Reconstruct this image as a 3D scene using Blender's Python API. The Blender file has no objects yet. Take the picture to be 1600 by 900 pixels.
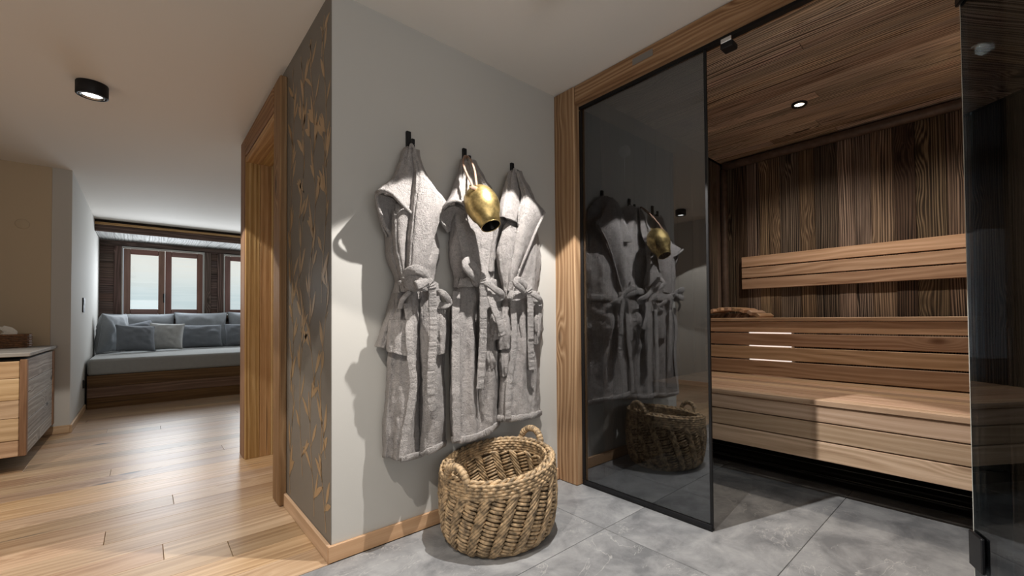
import bpy, bmesh, math, random
from mathutils import Vector, Matrix, noise
random.seed(7)
R = math.radians
scn = bpy.context.scene
COL = scn.collection

# ------------------------------------------------------------------ camera, world, lights, exposure
CAM_H = .9992
FPX, YAW, PITCH, ROLL, PPX, PPY = 675.1, R(44.24), R(1.05), R(-.53), 80., 34.72
fw = Vector((math.sin(YAW)*math.cos(PITCH), math.cos(YAW)*math.cos(PITCH), math.sin(PITCH)))
r0 = Vector((math.cos(YAW), -math.sin(YAW), 0)); u0 = r0.cross(fw)
rt = r0*math.cos(ROLL)+u0*math.sin(ROLL); up = -r0*math.sin(ROLL)+u0*math.cos(ROLL)
CP = Vector((0, 0, CAM_H))
cd = bpy.data.cameras.new('camera'); cam = bpy.data.objects.new('camera', cd); COL.objects.link(cam)
cd.sensor_fit = 'HORIZONTAL'; cd.sensor_width = 36; cd.lens = 36*FPX/1600
cd.shift_x = -PPX/1600; cd.shift_y = PPY/1600; cd.clip_start = .02
m = Matrix((rt, up, -fw)).transposed().to_4x4(); m.translation = CP
cam.matrix_world = m
scn.camera = cam

vs = scn.view_settings
vs.view_transform = 'Standard'; vs.look = 'None'; vs.gamma = 1; vs.use_curve_mapping = False
vs.exposure = 0.0
scn.display_settings.display_device = 'sRGB'
scn.cycles.max_bounces = 10; scn.cycles.transparent_max_bounces = 16
scn.cycles.sample_clamp_indirect = 4
scn.cycles.use_denoising = True

w = bpy.data.worlds.new('world'); scn.world = w; w.use_nodes = True
w.node_tree.nodes['Background'].inputs[0].default_value = (.80, .90, 1, 1)
w.node_tree.nodes['Background'].inputs[1].default_value = .6

def light(name, kind, loc, energy, color=(1, 1, 1), rot=(0, 0, 0), **k):
    d = bpy.data.lights.new(name, kind); d.energy = energy; d.color = color
    for a, b in k.items(): setattr(d, a, b)
    o = bpy.data.objects.new(name, d); COL.objects.link(o); o.location = loc; o.rotation_euler = rot
    return o
# daylight through the windows of the sitting room, plus an added upward fill light behind the camera
for x, wx in ((.26, .74), (1.53, .74)):
    light('window_daylight', 'AREA', (x, 9.36, 1.63), 26, (.86, .93, 1), (R(-90), 0, 0), shape='RECTANGLE', size=wx, size_y=.75).visible_camera = False
light('rear_fill_light', 'AREA', (-.1, -2.30, 1.25), 34, (1, .96, .92), (R(140), 0, 0), shape='RECTANGLE', size=2.4, size_y=1.7).visible_camera = False
# (the spotlights sit inside their lamps, see ceiling_spotlight below)

# ------------------------------------------------------------------ object helpers
WM = {}
def link(name, data, parent=None, M=None):
    M = M or Matrix()
    o = bpy.data.objects.new(name, data); COL.objects.link(o)
    WM[o] = M
    if parent is not None:
        o.parent = parent; o.matrix_basis = WM[parent].inverted() @ M
    else:
        o.matrix_basis = M
    return o
def T(x, y, z): return Matrix.Translation((x, y, z))
def thing(name, label, cat, loc=(0, 0, 0), group=None, M=None):
    o = link(name, None, None, M or T(*loc)); o.empty_display_size = .05
    tag(o, label, cat, group); return o
def tag(o, label=None, cat=None, group=None, kind=None):
    if label: o['label'] = label
    if cat: o['category'] = cat
    if group: o['group'] = group
    if kind: o['kind'] = kind
    return o
def mesh(name, v, f, mat, parent=None, smooth=False, M=None, world=True):
    """v in world coordinates when world=True: moved into the object's own frame"""
    M = M or (WM[parent] if parent is not None else Matrix())
    if world:
        I = M.inverted(); v = [I @ Vector(p) for p in v]
    d = bpy.data.meshes.new(name); d.from_pydata([tuple(p) for p in v], [], f); d.update()
    if smooth: d.polygons.foreach_set('use_smooth', [True]*len(d.polygons))
    if mat: d.materials.append(mat)
    return link(name, d, parent, M)

def bm_box(lo, hi, bev=0, seg=1):
    bm = bmesh.new(); bmesh.ops.create_cube(bm, size=1)
    for v in bm.verts:
        v.co = Vector([lo[i]+(v.co[i]+.5)*(hi[i]-lo[i]) for i in range(3)])
    if bev: bmesh.ops.bevel(bm, geom=bm.edges[:], offset=bev, segments=seg, affect='EDGES', profile=.5)
    return bm
def bm_obj(name, bm, mat, parent=None, M=None, smooth=False):
    bmesh.ops.recalc_face_normals(bm, faces=bm.faces[:])
    d = bpy.data.meshes.new(name); bm.to_mesh(d); bm.free()
    if smooth: d.polygons.foreach_set('use_smooth', [True]*len(d.polygons))
    d.materials.append(mat)
    return link(name, d, parent, M)
def box(name, lo, hi, mat, parent=None, bev=0, seg=1):
    """world axis aligned box; the object origin sits at the centre of its base"""
    c = Vector(((lo[0]+hi[0])/2, (lo[1]+hi[1])/2, lo[2]))
    return bm_obj(name, bm_box(Vector(lo)-c, Vector(hi)-c, bev, seg), mat, parent, T(*c))
AX = {'x': Vector((1, 0, 0)), 'y': Vector((0, 1, 0)), 'z': Vector((0, 0, 1))}
def board(name, lo, hi, along, out, mat, parent=None, bev=.002, seg=1):
    """a plank given by its world box; local X runs along the grain, local Z along 'out'"""
    lo, hi = Vector([min(a, b) for a, b in zip(lo, hi)]), Vector([max(a, b) for a, b in zip(lo, hi)])
    ax, az = AX[along], AX[out]; ay = az.cross(ax)
    c = (lo+hi)/2; s = hi-lo
    M = Matrix((ax, ay, az)).transposed().to_4x4(); M.translation = c
    h = Vector((abs(s.dot(ax)), abs(s.dot(ay)), abs(s.dot(az))))/2
    return bm_obj(name, bm_box(-h, h, bev, seg), mat, parent, M)
def lathe(name, prof, mat, parent=None, M=None, n=32, smooth=True):
    v, f = [], []
    for r, z in prof:
        for k in range(n):
            a = 2*math.pi*k/n; v.append((r*math.cos(a), r*math.sin(a), z))
    for i in range(len(prof)-1):
        for k in range(n):
            k2 = (k+1) % n; f.append((i*n+k, i*n+k2, (i+1)*n+k2, (i+1)*n+k))
    return mesh(name, v, f, mat, parent, smooth, M, world=False)
def cat(P, t):
    """Catmull-Rom through list of Vectors, t in 0..1"""
    n = len(P)-1; x = min(max(t, 0), 1)*n; i = min(int(x), n-1); u = x-i
    a, b, c, d = P[max(i-1, 0)], P[i], P[i+1], P[min(i+2, n)]
    return .5*((2*b)+(c-a)*u+(2*a-5*b+4*c-d)*u*u+(3*b-a-3*c+d)*u*u*u)
def tube_vf(P, rad, n=8, steps=None, rf=None, closed=False, up0=Vector((0, 0, 1))):
    steps = steps or (len(P)-1)*6
    Q = [cat(P, i/steps) for i in range(steps+1)]
    v, f = [], []; prev = None
    for i, q in enumerate(Q):
        t = (Q[min(i+1, steps)]-Q[max(i-1, 0)]).normalized()
        if prev is None:
            s = t.cross(up0)
            if s.length < .1: s = t.cross(Vector((1, 0, 0)))
        else: s = prev-t*prev.dot(t)
        s.normalize(); prev = s; b = t.cross(s)
        r = rad*(rf(i/steps) if rf else 1)
        for k in range(n):
            a = 2*math.pi*k/n; v.append(q+s*math.cos(a)*r+b*math.sin(a)*r)
    for i in range(steps):
        for k in range(n):
            k2 = (k+1) % n; f.append((i*n+k, i*n+k2, (i+1)*n+k2, (i+1)*n+k))
    f.append(tuple(range(n-1, -1, -1))); f.append(tuple(range(steps*n, steps*n+n)))
    return v, f
def tube(name, P, rad, mat, parent=None, n=8, steps=None, rf=None):
    v, f = tube_vf([Vector(p) for p in P], rad, n, steps, rf)
    return mesh(name, v, f, mat, parent, True)
def join(parts):
    v, f = [], []
    for a, b in parts:
        o = len(v); v += list(a); f += [tuple(i+o for i in q) for q in b]
    return v, f
def ray(px, py): return fw+rt*((px-800-PPX)/FPX)-up*((py-450-PPY)/FPX)
def onY(px, py, Y): d = ray(px, py); return CP+d*(Y/d.y)
def onX(px, py, X): d = ray(px, py); return CP+d*(X/d.x)

# ------------------------------------------------------------------ materials
def new_mat(name):
    mt = bpy.data.materials.new(name); mt.use_nodes = True
    nt = mt.node_tree; b = nt.nodes['Principled BSDF']
    return mt, nt, b
class NB:
    def __init__(s, nt): s.nt = nt
    def n(s, t, **k):
        o = s.nt.nodes.new('ShaderNode'+t)
        for a, b in k.items(): setattr(o, a, b)
        return o
    def put(s, sock, val):
        if hasattr(val, 'is_output') or isinstance(val, bpy.types.NodeSocket): s.nt.links.new(val, sock)
        else: sock.default_value = val
    def m(s, op, a, b=None, c=None, clamp=False):
        o = s.n('Math', operation=op, use_clamp=clamp); s.put(o.inputs[0], a)
        if b is not None: s.put(o.inputs[1], b)
        if c is not None: s.put(o.inputs[2], c)
        return o.outputs[0]
    def noise(s, vec, scale=1, detail=2, rough=.5, dist=0):
        o = s.n('TexNoise'); s.put(o.inputs['Vector'], vec); o.inputs['Scale'].default_value = scale
        o.inputs['Detail'].default_value = detail; o.inputs['Roughness'].default_value = rough; o.inputs['Distortion'].default_value = dist
        return o.outputs[0]
    def xyz(s, x, y, z):
        o = s.n('CombineXYZ'); s.put(o.inputs[0], x); s.put(o.inputs[1], y); s.put(o.inputs[2], z); return o.outputs[0]
    def vmul(s, v, k):
        o = s.n('VectorMath', operation='MULTIPLY'); s.put(o.inputs[0], v); o.inputs[1].default_value = k; return o.outputs[0]
    def vadd(s, v, k):
        o = s.n('VectorMath', operation='ADD'); s.put(o.inputs[0], v); s.put(o.inputs[1], k); return o.outputs[0]
    def ramp(s, f, cols):
        o = s.n('ValToRGB'); s.put(o.inputs[0], f); e = o.color_ramp.elements
        while len(e) < len(cols): e.new(.5)
        for i, (p, c) in enumerate(cols): e[i].position = p; e[i].color = (*c, 1)
        return o.outputs[0]
    def maprange(s, v, a, b, c, d, smooth=True):
        o = s.n('MapRange'); o.interpolation_type = 'SMOOTHSTEP' if smooth else 'LINEAR'
        s.put(o.inputs[0], v)
        for i, q in enumerate((a, b, c, d)): s.put(o.inputs[i+1], q)
        return o.outputs[0]
    def mix(s, f, a, b, mode='MIX'):
        o = s.n('Mix', data_type='RGBA', blend_type=mode); s.put(o.inputs[0], f); s.put(o.inputs[6], a); s.put(o.inputs[7], b); return o.outputs[2]
    def bump(s, h, strength=.3, dist=.002):
        o = s.n('Bump'); s.put(o.inputs['Height'], h); o.inputs['Strength'].default_value = strength; o.inputs['Distance'].default_value = dist; return o.outputs[0]

def c4(c): return (*c, 1)
def wood(name, cols, ring=22, warp=3.0, knots=.5, kdark=(.03, .018, .01), rough=.6, bump=.3, val=(.8, 1.2), sat=(.8, 1.1), hue=.01, ringw=.5, ls=1.0, grey=None, wide=9, spec=.3, con=1.35):
    mt, nt, b = new_mat(name); q = NB(nt)
    tc = q.n('TexCoord').outputs['Object']; rnd = q.n('ObjectInfo').outputs['Random']
    off = q.xyz(q.m('MULTIPLY', rnd, 37.3), q.m('MULTIPLY', rnd, 71.7), q.m('MULTIPLY', rnd, 13.1))
    p = q.vadd(tc, off)
    sp = q.n('SeparateXYZ'); nt.links.new(p, sp.inputs[0]); x, y, z = sp.outputs
    yz = q.m('ADD', y, q.m('MULTIPLY', z, .7))
    n1 = q.noise(q.vmul(p, (ls*.9, 4.5, 4.5)), 1, 2)
    # knots
    vo = q.n('TexVoronoi'); q.put(vo.inputs['Vector'], q.xyz(q.m('MULTIPLY', x, 2.1), q.m('MULTIPLY', yz, wide*.62), 0)); vo.inputs['Scale'].default_value = 1
    sx = q.n('SeparateColor'); nt.links.new(vo.outputs['Color'], sx.inputs[0])
    has = q.m('LESS_THAN', sx.outputs[0], knots)
    kd = vo.outputs['Distance']
    kp = q.m('MULTIPLY', q.maprange(kd, 0, .42, 1, 0), has)
    ksp = q.m('MULTIPLY', q.maprange(q.m('ADD', kd, q.m('MULTIPLY', n1, .06)), .07, .2, 1, 0), has)
    jit = q.noise(q.xyz(q.m('MULTIPLY', x, .35), q.m('MULTIPLY', yz, ring*.55), 0), 1, 2)
    rc = q.m('ADD', q.m('ADD', q.m('MULTIPLY', yz, ring), q.m('MULTIPLY', jit, 2.2)), q.m('ADD', q.m('MULTIPLY', n1, warp), q.m('MULTIPLY', kp, 2.6)))
    tri = q.m('PINGPONG', rc, .5)           # 0..0.5
    amp = q.maprange(q.noise(q.vmul(p, (.9, 11, 11)), 1, 2), .35, .65, .35, 1)
    rg = q.m('ADD', q.m('MULTIPLY', q.m('POWER', q.m('MULTIPLY', tri, 2), 1.4), amp), q.m('MULTIPLY', q.m('SUBTRACT', 1, amp), .5))
    fib = q.noise(q.vmul(p, (5, 190, 190)), 1, 3, .6)
    tone = q.noise(q.vmul(p, (1.1, 7, 7)), 1, 4, .6)
    fac = q.m('ADD', q.m('ADD', q.m('MULTIPLY', rg, ringw), q.m('MULTIPLY', fib, .45*(1.3-ringw))), q.m('MULTIPLY', tone, .8*(1.05-ringw)))
    fac = q.m('MULTIPLY_ADD', q.m('SUBTRACT', fac, .58), con, .5, clamp=True)
    col = q.ramp(fac, cols)
    if grey:
        g = q.maprange(q.noise(q.vmul(p, (1.6, 9, 9)), 1, 4, .6), .42, .68, 0, grey[1])
        col = q.mix(g, col, q.mix(rg, c4([a*.6 for a in grey[0]]), c4(grey[0])))
    crack = q.maprange(q.noise(q.vmul(p, (1.3, 60, 60)), 1, 2, .5), .69, .76, 0, .8)
    col = q.mix(crack, col, c4(kdark))
    col = q.mix(q.m('MULTIPLY', ksp, .9), col, c4(kdark))
    hs = q.n('HueSaturation'); q.put(hs.inputs['Color'], col)
    r2 = q.m('FRACT', q.m('MULTIPLY', rnd, 17.31)); r3 = q.m('FRACT', q.m('MULTIPLY', rnd, 91.7))
    q.put(hs.inputs['Value'], q.maprange(rnd, 0, 1, val[0], val[1], False))
    q.put(hs.inputs['Saturation'], q.maprange(r2, 0, 1, sat[0], sat[1], False))
    q.put(hs.inputs['Hue'], q.maprange(r3, 0, 1, .5-hue, .5+hue, False))
    nt.links.new(hs.outputs[0], b.inputs['Base Color'])
    b.inputs['Roughness'].default_value = rough; b.inputs['Specular IOR Level'].default_value = spec
    h = q.m('SUBTRACT', q.m('ADD', q.m('MULTIPLY', rg, .5), q.m('MULTIPLY', fib, .5)), q.m('ADD', crack, ksp))
    nt.links.new(q.bump(h, bump, .003), b.inputs['Normal'])
    return mt
def plain(name, col, rough=.5, metal=0, spec=.5, bump=0, bscale=80, mottled=0, mscale=3, coat=0):
    mt, nt, b = new_mat(name); q = NB(nt)
    tc = q.n('TexCoord').outputs['Object']
    if mottled:
        n = q.noise(tc, mscale, 4, .6)
        c = q.mix(q.maprange(n, .3, .7, 0, 1), c4([a*(1-mottled) for a in col]), c4([min(1, a*(1+mottled)) for a in col]))
        nt.links.new(c, b.inputs['Base Color'])
    else: b.inputs['Base Color'].default_value = c4(col)
    b.inputs['Roughness'].default_value = rough; b.inputs['Metallic'].default_value = metal
    b.inputs['Specular IOR Level'].default_value = spec
    if coat: b.inputs['Coat Weight'].default_value = coat
    if bump: nt.links.new(q.bump(q.noise(tc, bscale, 3, .6), bump, .002), b.inputs['Normal'])
    return mt
def emit(name, col, s):
    mt, nt, b = new_mat(name); b.inputs['Base Color'].default_value = c4(col)
    b.inputs['Emission Color'].default_value = c4(col); b.inputs['Emission Strength'].default_value = s
    return mt
def fabric(name, col, fine=900, bump=.4, var=.14, terry=False):
    mt, nt, b = new_mat(name); q = NB(nt)
    tc = q.n('TexCoord').outputs['Object']
    a = q.noise(tc, fine if not terry else 300, 2, .7); l = q.noise(tc, 26, 3, .6)
    if terry:
        k1 = q.noise(tc, 85, 3, .65)
        k2 = q.m('POWER', q.m('MULTIPLY', q.m('ABSOLUTE', q.m('SUBTRACT', q.noise(tc, 15, 2, .5, .5), .5)), 2, clamp=True), .5)
        l = q.m('ADD', q.m('MULTIPLY', l, .4), q.m('ADD', q.m('MULTIPLY', k1, .9), q.m('MULTIPLY', k2, .35)))
        l = q.m('SUBTRACT', l, .32)
    f = q.m('ADD', q.m('MULTIPLY', a, .6), q.m('MULTIPLY', l, .4))
    nt.links.new(q.ramp(f, [(.3, [x*(1-var) for x in col]), (.7, [min(1, x*(1+var)) for x in col])]), b.inputs['Base Color'])
    b.inputs['Roughness'].default_value = .95; b.inputs['Specular IOR Level'].default_value = .1
    b.inputs['Sheen Weight'].default_value = .25; b.inputs['Sheen Roughness'].default_value = .5
    h = q.m('ADD', a, q.m('MULTIPLY', l, 1.2 if terry else .5))
    nt.links.new(q.bump(h, bump, .010 if terry else .0015), b.inputs['Normal'])
    return mt
def stone(name):
    mt, nt, b = new_mat(name); q = NB(nt)
    tc = q.n('TexCoord').outputs['Object']; rnd = q.n('ObjectInfo').outputs['Random']
    p = q.vadd(tc, q.xyz(q.m('MULTIPLY', rnd, 31), q.m('MULTIPLY', rnd, 57), 0))
    n = q.noise(p, 5.5, 7, .66, .4)
    base = q.ramp(n, [(.36, (.17, .174, .182)), (.5, (.26, .263, .27)), (.66, (.35, .352, .358))])
    v = q.noise(q.vmul(p, (1, 1.7, 1)), 1.7, 5, .6, 1.2)
    vein = q.maprange(q.m('ABSOLUTE', q.m('SUBTRACT', v, .5)), .0, .006, .45, 0)
    vein = q.m('MULTIPLY', vein, q.maprange(q.noise(p, 1.5, 2), .45, .62, 0, 1))
    v2 = q.noise(p, 16, 4, .6, .8)
    ve2 = q.m('MULTIPLY', q.maprange(q.m('ABSOLUTE', q.m('SUBTRACT', v2, .5)), .0, .012, .3, 0), q.maprange(q.noise(p, 4, 2), .5, .66, 0, 1))
    col = q.mix(q.m('MAXIMUM', vein, ve2), base, c4((.58, .57, .55)))
    hs = q.n('HueSaturation'); q.put(hs.inputs['Color'], col); q.put(hs.inputs['Value'], q.maprange(rnd, 0, 1, .9, 1.1, False))
    nt.links.new(hs.outputs[0], b.inputs['Base Color'])
    b.inputs['Roughness'].default_value = .42; b.inputs['Specular IOR Level'].default_value = .4
    nt.links.new(q.bump(n, .12, .002), b.inputs['Normal'])
    return mt
def tinted(name, tint, gloss):
    mt, nt, b = new_mat(name); nt.nodes.remove(b); q = NB(nt)
    tr = q.n('BsdfTransparent'); tr.inputs[0].default_value = c4(tint)
    gl = q.n('BsdfGlossy'); gl.inputs['Roughness'].default_value = .0; gl.inputs[0].default_value = (.93, .96, 1, 1)
    lw = q.n('LayerWeight'); lw.inputs[0].default_value = .12
    f = q.m('ADD', gloss, q.m('MULTIPLY', lw.outputs['Fresnel'], .55), clamp=True)
    mx = q.n('MixShader'); nt.links.new(f, mx.inputs[0]); nt.links.new(tr.outputs[0], mx.inputs[1]); nt.links.new(gl.outputs[0], mx.inputs[2])
    nt.links.new(mx.outputs[0], nt.nodes['Material Output'].inputs[0])
    return mt

M_white = plain('painted_plaster', (.525, .508, .475), .85, spec=.2, bump=.08, bscale=160)
M_beige = plain('beige_plaster', (.53, .43, .305), .85, spec=.2, bump=.08, bscale=160)
M_ceil = plain('ceiling_paint', (.80, .755, .70), .8, spec=.25, bump=.05, bscale=120)
M_wallpaper = plain('wallpaper_ground', (.175, .163, .146), .5, spec=.4, bump=.15, bscale=300)
M_leaf = plain('bronze_leaf_print', (.50, .36, .21), .4, metal=.5)
M_black = plain('black_metal', (.011, .011, .012), .55, metal=.1, spec=.3)
M_satin = plain('satin_black_metal', (.03, .03, .033), .3, metal=.7)
M_chrome = plain('chrome', (.7, .72, .75), .12, metal=1)
M_steel = plain('brushed_steel', (.55, .55, .56), .35, metal=1)
M_oldwood = wood('reclaimed_sauna_planks', [(.15, (.018, .011, .008)), (.36, (.072, .046, .031)), (.58, (.16, .106, .072)), (.85, (.30, .212, .146))], ring=70, warp=3.4, knots=.6, rough=.75, bump=.6, val=(.35, 1.6), sat=(.75, 1.1), hue=.012, ringw=.6, con=1.5)
M_ceilwood = wood('reclaimed_ceiling_planks', [(.18, (.10, .062, .04)), (.36, (.33, .225, .148)), (.56, (.57, .41, .285)), (.82, (.80, .63, .48))], ring=58, warp=4, knots=.5, rough=.7, bump=.5, val=(.7, 1.3), sat=(.8, 1.1), hue=.01, ringw=.6, grey=((.38, .34, .30), .45), con=1.9)
M_beam = wood('spruce_beam', [(.1, (.15, .075, .033)), (.35, (.27, .15, .072)), (.62, (.38, .23, .12)), (.92, (.48, .315, .178))], ring=34, warp=3.4, knots=.65, rough=.65, bump=.4, val=(.92, 1.06), sat=(.9, 1.05), hue=.005, ringw=.55, kdark=(.06, .03, .014))
M_jamb = wood('golden_rough_planks', [(.08, (.2, .105, .037)), (.35, (.37, .215, .085)), (.65, (.51, .325, .145)), (.95, (.64, .44, .23))], ring=34, warp=1.6, knots=.2, rough=.7, bump=.7, val=(.92, 1.08), sat=(.9, 1.05), hue=.006, ringw=.42)
M_casing = wood('brown_casing', [(.1, (.10, .05, .024)), (.4, (.2, .11, .055)), (.7, (.3, .175, .095)), (.95, (.39, .25, .145))], ring=30, warp=2, knots=.4, rough=.65, bump=.5, val=(.88, 1.1), hue=.006, ringw=.42)
M_aspen = wood('bench_cedar', [(.12, (.33, .19, .112)), (.4, (.49, .31, .192)), (.65, (.60, .40, .262)), (.9, (.70, .49, .34))], ring=24, warp=4, knots=.06, rough=.48, bump=.1, val=(.74, 1.12), sat=(.88, 1.08), hue=.008, ringw=.4, kdark=(.2, .1, .05))
M_oak = wood('oak_floor', [(.15, (.22, .13, .07)), (.4, (.36, .228, .132)), (.62, (.46, .31, .19)), (.88, (.55, .39, .255))], ring=22, warp=3, knots=.3, rough=.36, bump=.08, val=(.7, 1.1), sat=(.9, 1.1), hue=.006, ringw=.34, kdark=(.06, .05, .05), wide=7, spec=.5)
M_skirt = wood('oak_skirting', [(.1, (.36, .22, .12)), (.5, (.52, .34, .2)), (.9, (.62, .43, .27))], ring=14, warp=2, knots=0, rough=.5, bump=.1, val=(.95, 1.05), ringw=.35)
M_vdoor = wood('vanity_front_wood', [(.08, (.27, .145, .056)), (.35, (.45, .265, .115)), (.65, (.58, .365, .18)), (.95, (.68, .47, .27))], ring=22, warp=2, knots=.3, rough=.6, bump=.3, val=(.88, 1.08), ringw=.32)
M_vgrey = wood('weathered_grey_wood', [(.08, (.13, .112, .095)), (.35, (.25, .225, .2)), (.65, (.35, .32, .29)), (.95, (.45, .42, .39))], ring=30, warp=2.2, knots=.4, rough=.8, bump=.8, val=(.85, 1.12), sat=(.8, 1.2), ringw=.35, kdark=(.05, .04, .035))
M_darkwood = wood('dark_window_wall', [(.1, (.035, .021, .017)), (.4, (.085, .054, .042)), (.7, (.14, .09, .072)), (.95, (.2, .135, .11))], ring=30, warp=4, knots=.3, rough=.75, bump=.6, val=(.8, 1.2), ringw=.55)
M_winwood = wood('red_brown_window_wood', [(.1, (.13, .066, .05)), (.5, (.2, .108, .086)), (.9, (.27, .15, .12))], ring=18, warp=2, knots=0, rough=.35, bump=.1, val=(.95, 1.05), ringw=.3)
M_palewood = wood('whitewashed_planks', [(.1, (.12, .115, .11)), (.4, (.22, .215, .205)), (.7, (.32, .315, .30)), (.95, (.4, .39, .38))], ring=30, warp=4, knots=.35, rough=.75, bump=.5, val=(.75, 1.15), ringw=.5)
M_plinth = wood('daybed_base_wood', [(.1, (.05, .023, .01)), (.4, (.12, .058, .024)), (.7, (.19, .098, .044)), (.95, (.26, .145, .07))], ring=26, warp=2.4, knots=.3, rough=.6, bump=.4, val=(.85, 1.15), ringw=.4)
M_stone = stone('grey_limestone')
M_cornice = plain('cornice_wood', (.12, .082, .064), .42, mottled=.25, mscale=14)
M_inset = plain('grey_inset_metal', (.20, .185, .17), .5)
M_grout = plain('grout', (.11, .11, .108), .9)
M_sub = plain('wood_joint_dark', (.07, .04, .022), .9)
M_dark = plain('dark_void_paint', (.02, .014, .01), .9)
M_shadow = plain('shadow_black', (.018, .017, .017), .5, mottled=.3)  # black colour for the painted shadow under the sauna bench
M_glass = tinted('smoked_glass', (.38, .40, .41), .15)
M_clear = tinted('clear_pane', (.95, .97, .97), .03)
M_robe = fabric('terry_cloth', (.45, .412, .394), terry=True, bump=1.0, var=.4)
M_robe2 = fabric('terry_cloth_edge', (.48, .443, .425), terry=True, bump=1.0, var=.4)
M_linen = fabric('grey_linen', (.25, .265, .28), bump=.25, var=.1)
M_linend = fabric('dark_grey_linen', (.135, .145, .16), bump=.25, var=.1)
M_linenl = fabric('light_grey_linen', (.36, .36, .35), bump=.25, var=.1)
M_mattress = fabric('mattress_fabric', (.33, .335, .325), bump=.2, var=.08)
M_straw = plain('straw_strand', (.385, .27, .155), .55, mottled=.65, mscale=38, bump=.3, bscale=160)
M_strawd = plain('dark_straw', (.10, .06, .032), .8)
M_rattan = plain('rattan', (.19, .085, .032), .5, mottled=.4, mscale=60)
M_tissue = plain('tissue_paper', (.78, .75, .68), .9)
M_leather = plain('leather_strap', (.27, .165, .115), .6, mottled=.3, mscale=30)
M_brass = plain('aged_brass', (.50, .37, .155), .36, metal=.9, mottled=.5, mscale=24, bump=.15, bscale=30)
M_bellin = plain('dark_bell_inside', (.012, .011, .01), .7)
M_lamp = emit('lamp_glow', (1, .97, .92), 6)
M_warm = emit('warm_lamp_glow', (1, .86, .66), 5)
M_gap = emit('bench_strip_glow', (1, .96, .92), .7)
M_plastic = plain('pale_plastic', (.6, .6, .57), .5)

# ------------------------------------------------------------------ setting
H = 2.4; A0 = .565; B0 = 1.97; XG = 1.91; HS = 2.38; XB = 3.75; YL = 1.78
# floor
FL = thing('floor', None, None); FL['kind'] = 'structure'
box('subfloor', (-2.1, -2.6, -.06), (4.0, 9.9, -.02), M_sub, FL)
box('grout_bed', (-2.0, -2.5, -.02), (3.0, 1.955, -.003), M_grout, FL)
g = .0016
xs = [-2.0, -1.285, .145, 1.575, 3.005]
ys = [-2.225, -1.51, -.795, -.08, .635, 1.35, 1.955]
for j in range(len(ys)-1):
    for i in range(len(xs)-1):
        lo, hi = (xs[i]+g, ys[j]+g, -.015), (min(xs[i+1], 2.9)-g, ys[j+1]-g, 0)
        if j == 5 and xs[i] < XG+.1 < xs[i+1]: pass
        board('floor_tile', lo, hi, 'x', 'z', M_stone, FL, .0012)
random.seed(3)
pw = .178; y = 1.958; row = 0
while y < 9.4:
    x = -1.95-random.uniform(0, 1.6)
    if row in (0,): x = -2.3
    x1e = 2.2 if y > 4.25 else (.76 if 2.85 < y+pw/2 < 3.9 else .56)
    y1 = min(y+pw, 9.4)
    while x < x1e:
        L = random.uniform(1.5, 2.4)
        lo, hi = max(x, -1.92), min(x+L, x1e)
        if hi-lo > .05 and (y < 6.05 or hi > -.46):
            if y > 6.0: lo = max(lo, -.46)
            board('floor_board', (lo+.0008, y+.0008, -.02), (hi-.0008, y1-.0008, 0), 'x', 'z', M_oak, FL, .0009)
        x += L
    y += pw; row += 1
# black strip painting the sauna bench's shadow on the floor, with two joint lines
dc = thing('bench_shadow_strip', 'black floor strip with two thin joint lines, painted shadow under the sauna bench', 'drain', (2.95, .89, 0))
board('shadow_slab', (2.9, .01, -.02), (3.06, YL-.01, -.001), 'y', 'z', M_shadow, dc, .001)
board('shadow_slab', (3.068, .01, -.02), (3.25, YL-.01, -.001), 'y', 'z', M_shadow, dc, .001)
board('shadow_slab', (3.258, .01, -.02), (3.7, YL-.01, -.001), 'y', 'z', M_shadow, dc, .001)
board('joint_line', (3.061, .01, -.02), (3.067, YL-.01, .001), 'y', 'z', M_steel, dc, .0005)
board('joint_line', (3.251, .01, -.02), (3.257, YL-.01, .001), 'y', 'z', M_steel, dc, .0005)

def struct(o): o['kind'] = 'structure'; return o
# walls
wr = struct(box('wall_front', (A0+.002, B0, 0), (1.88, B0+.16, H), M_white))
wm = thing('wall_middle', None, None); struct(wm)
box('wall_panel', (A0, B0+.0002, 0), (A0+.0018, 2.88, H), M_wallpaper, wm)
box('wall_core', (A0+.0022, B0+.162, 0), (A0+.18, 2.88, H), M_white, wm)
box('wall_panel', (A0, 3.885, 0), (A0+.18, 4.13, H), M_wallpaper, wm)
box('wall_panel', (A0, 2.88, 2.22), (A0+.18, 3.885, H), M_wallpaper, wm)
struct(box('wall_north', (A0+.001, 4.131, 0), (2.3, 4.25, H), M_white))
wl = struct(box('wall_left', (-.59, 5.98, 0), (-.47, 9.7, H), M_white))
wh = struct(box('wall_hall', (-2.0, 5.981, 0), (-.591, 6.1, H), M_beige))
M_edge = M_beige
struct(box('wall_west', (-2.05, -2.5, 0), (-1.92, 5.98, H), M_white))
wre = thing('wall_rear', None, None); struct(wre)
box('wall_panel', (-2.05, -2.6, 0), (4, -2.5, .45), M_white, wre); box('wall_panel', (-2.05, -2.6, 2.25), (4, -2.5, H), M_white, wre)
box('wall_panel', (-2.05, -2.6, .45), (-1.35, -2.5, 2.25), M_white, wre); box('wall_panel', (1.15, -2.6, .45), (4, -2.5, 2.25), M_white, wre)
struct(box('wall_east', (1.93, -2.5, 0), (2.05, -.14, H), M_white))
struct(box('wall_right', (2.3, 4.13, 0), (2.4, 9.7, H), M_white))
struct(box('ceiling', (-2.05, -2.6, H), (1.99, 8.56, H+.06), M_ceil))
struct(box('ceiling', (1.99, 4.13, H), (2.4, 8.56, H+.06), M_ceil))
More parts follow.
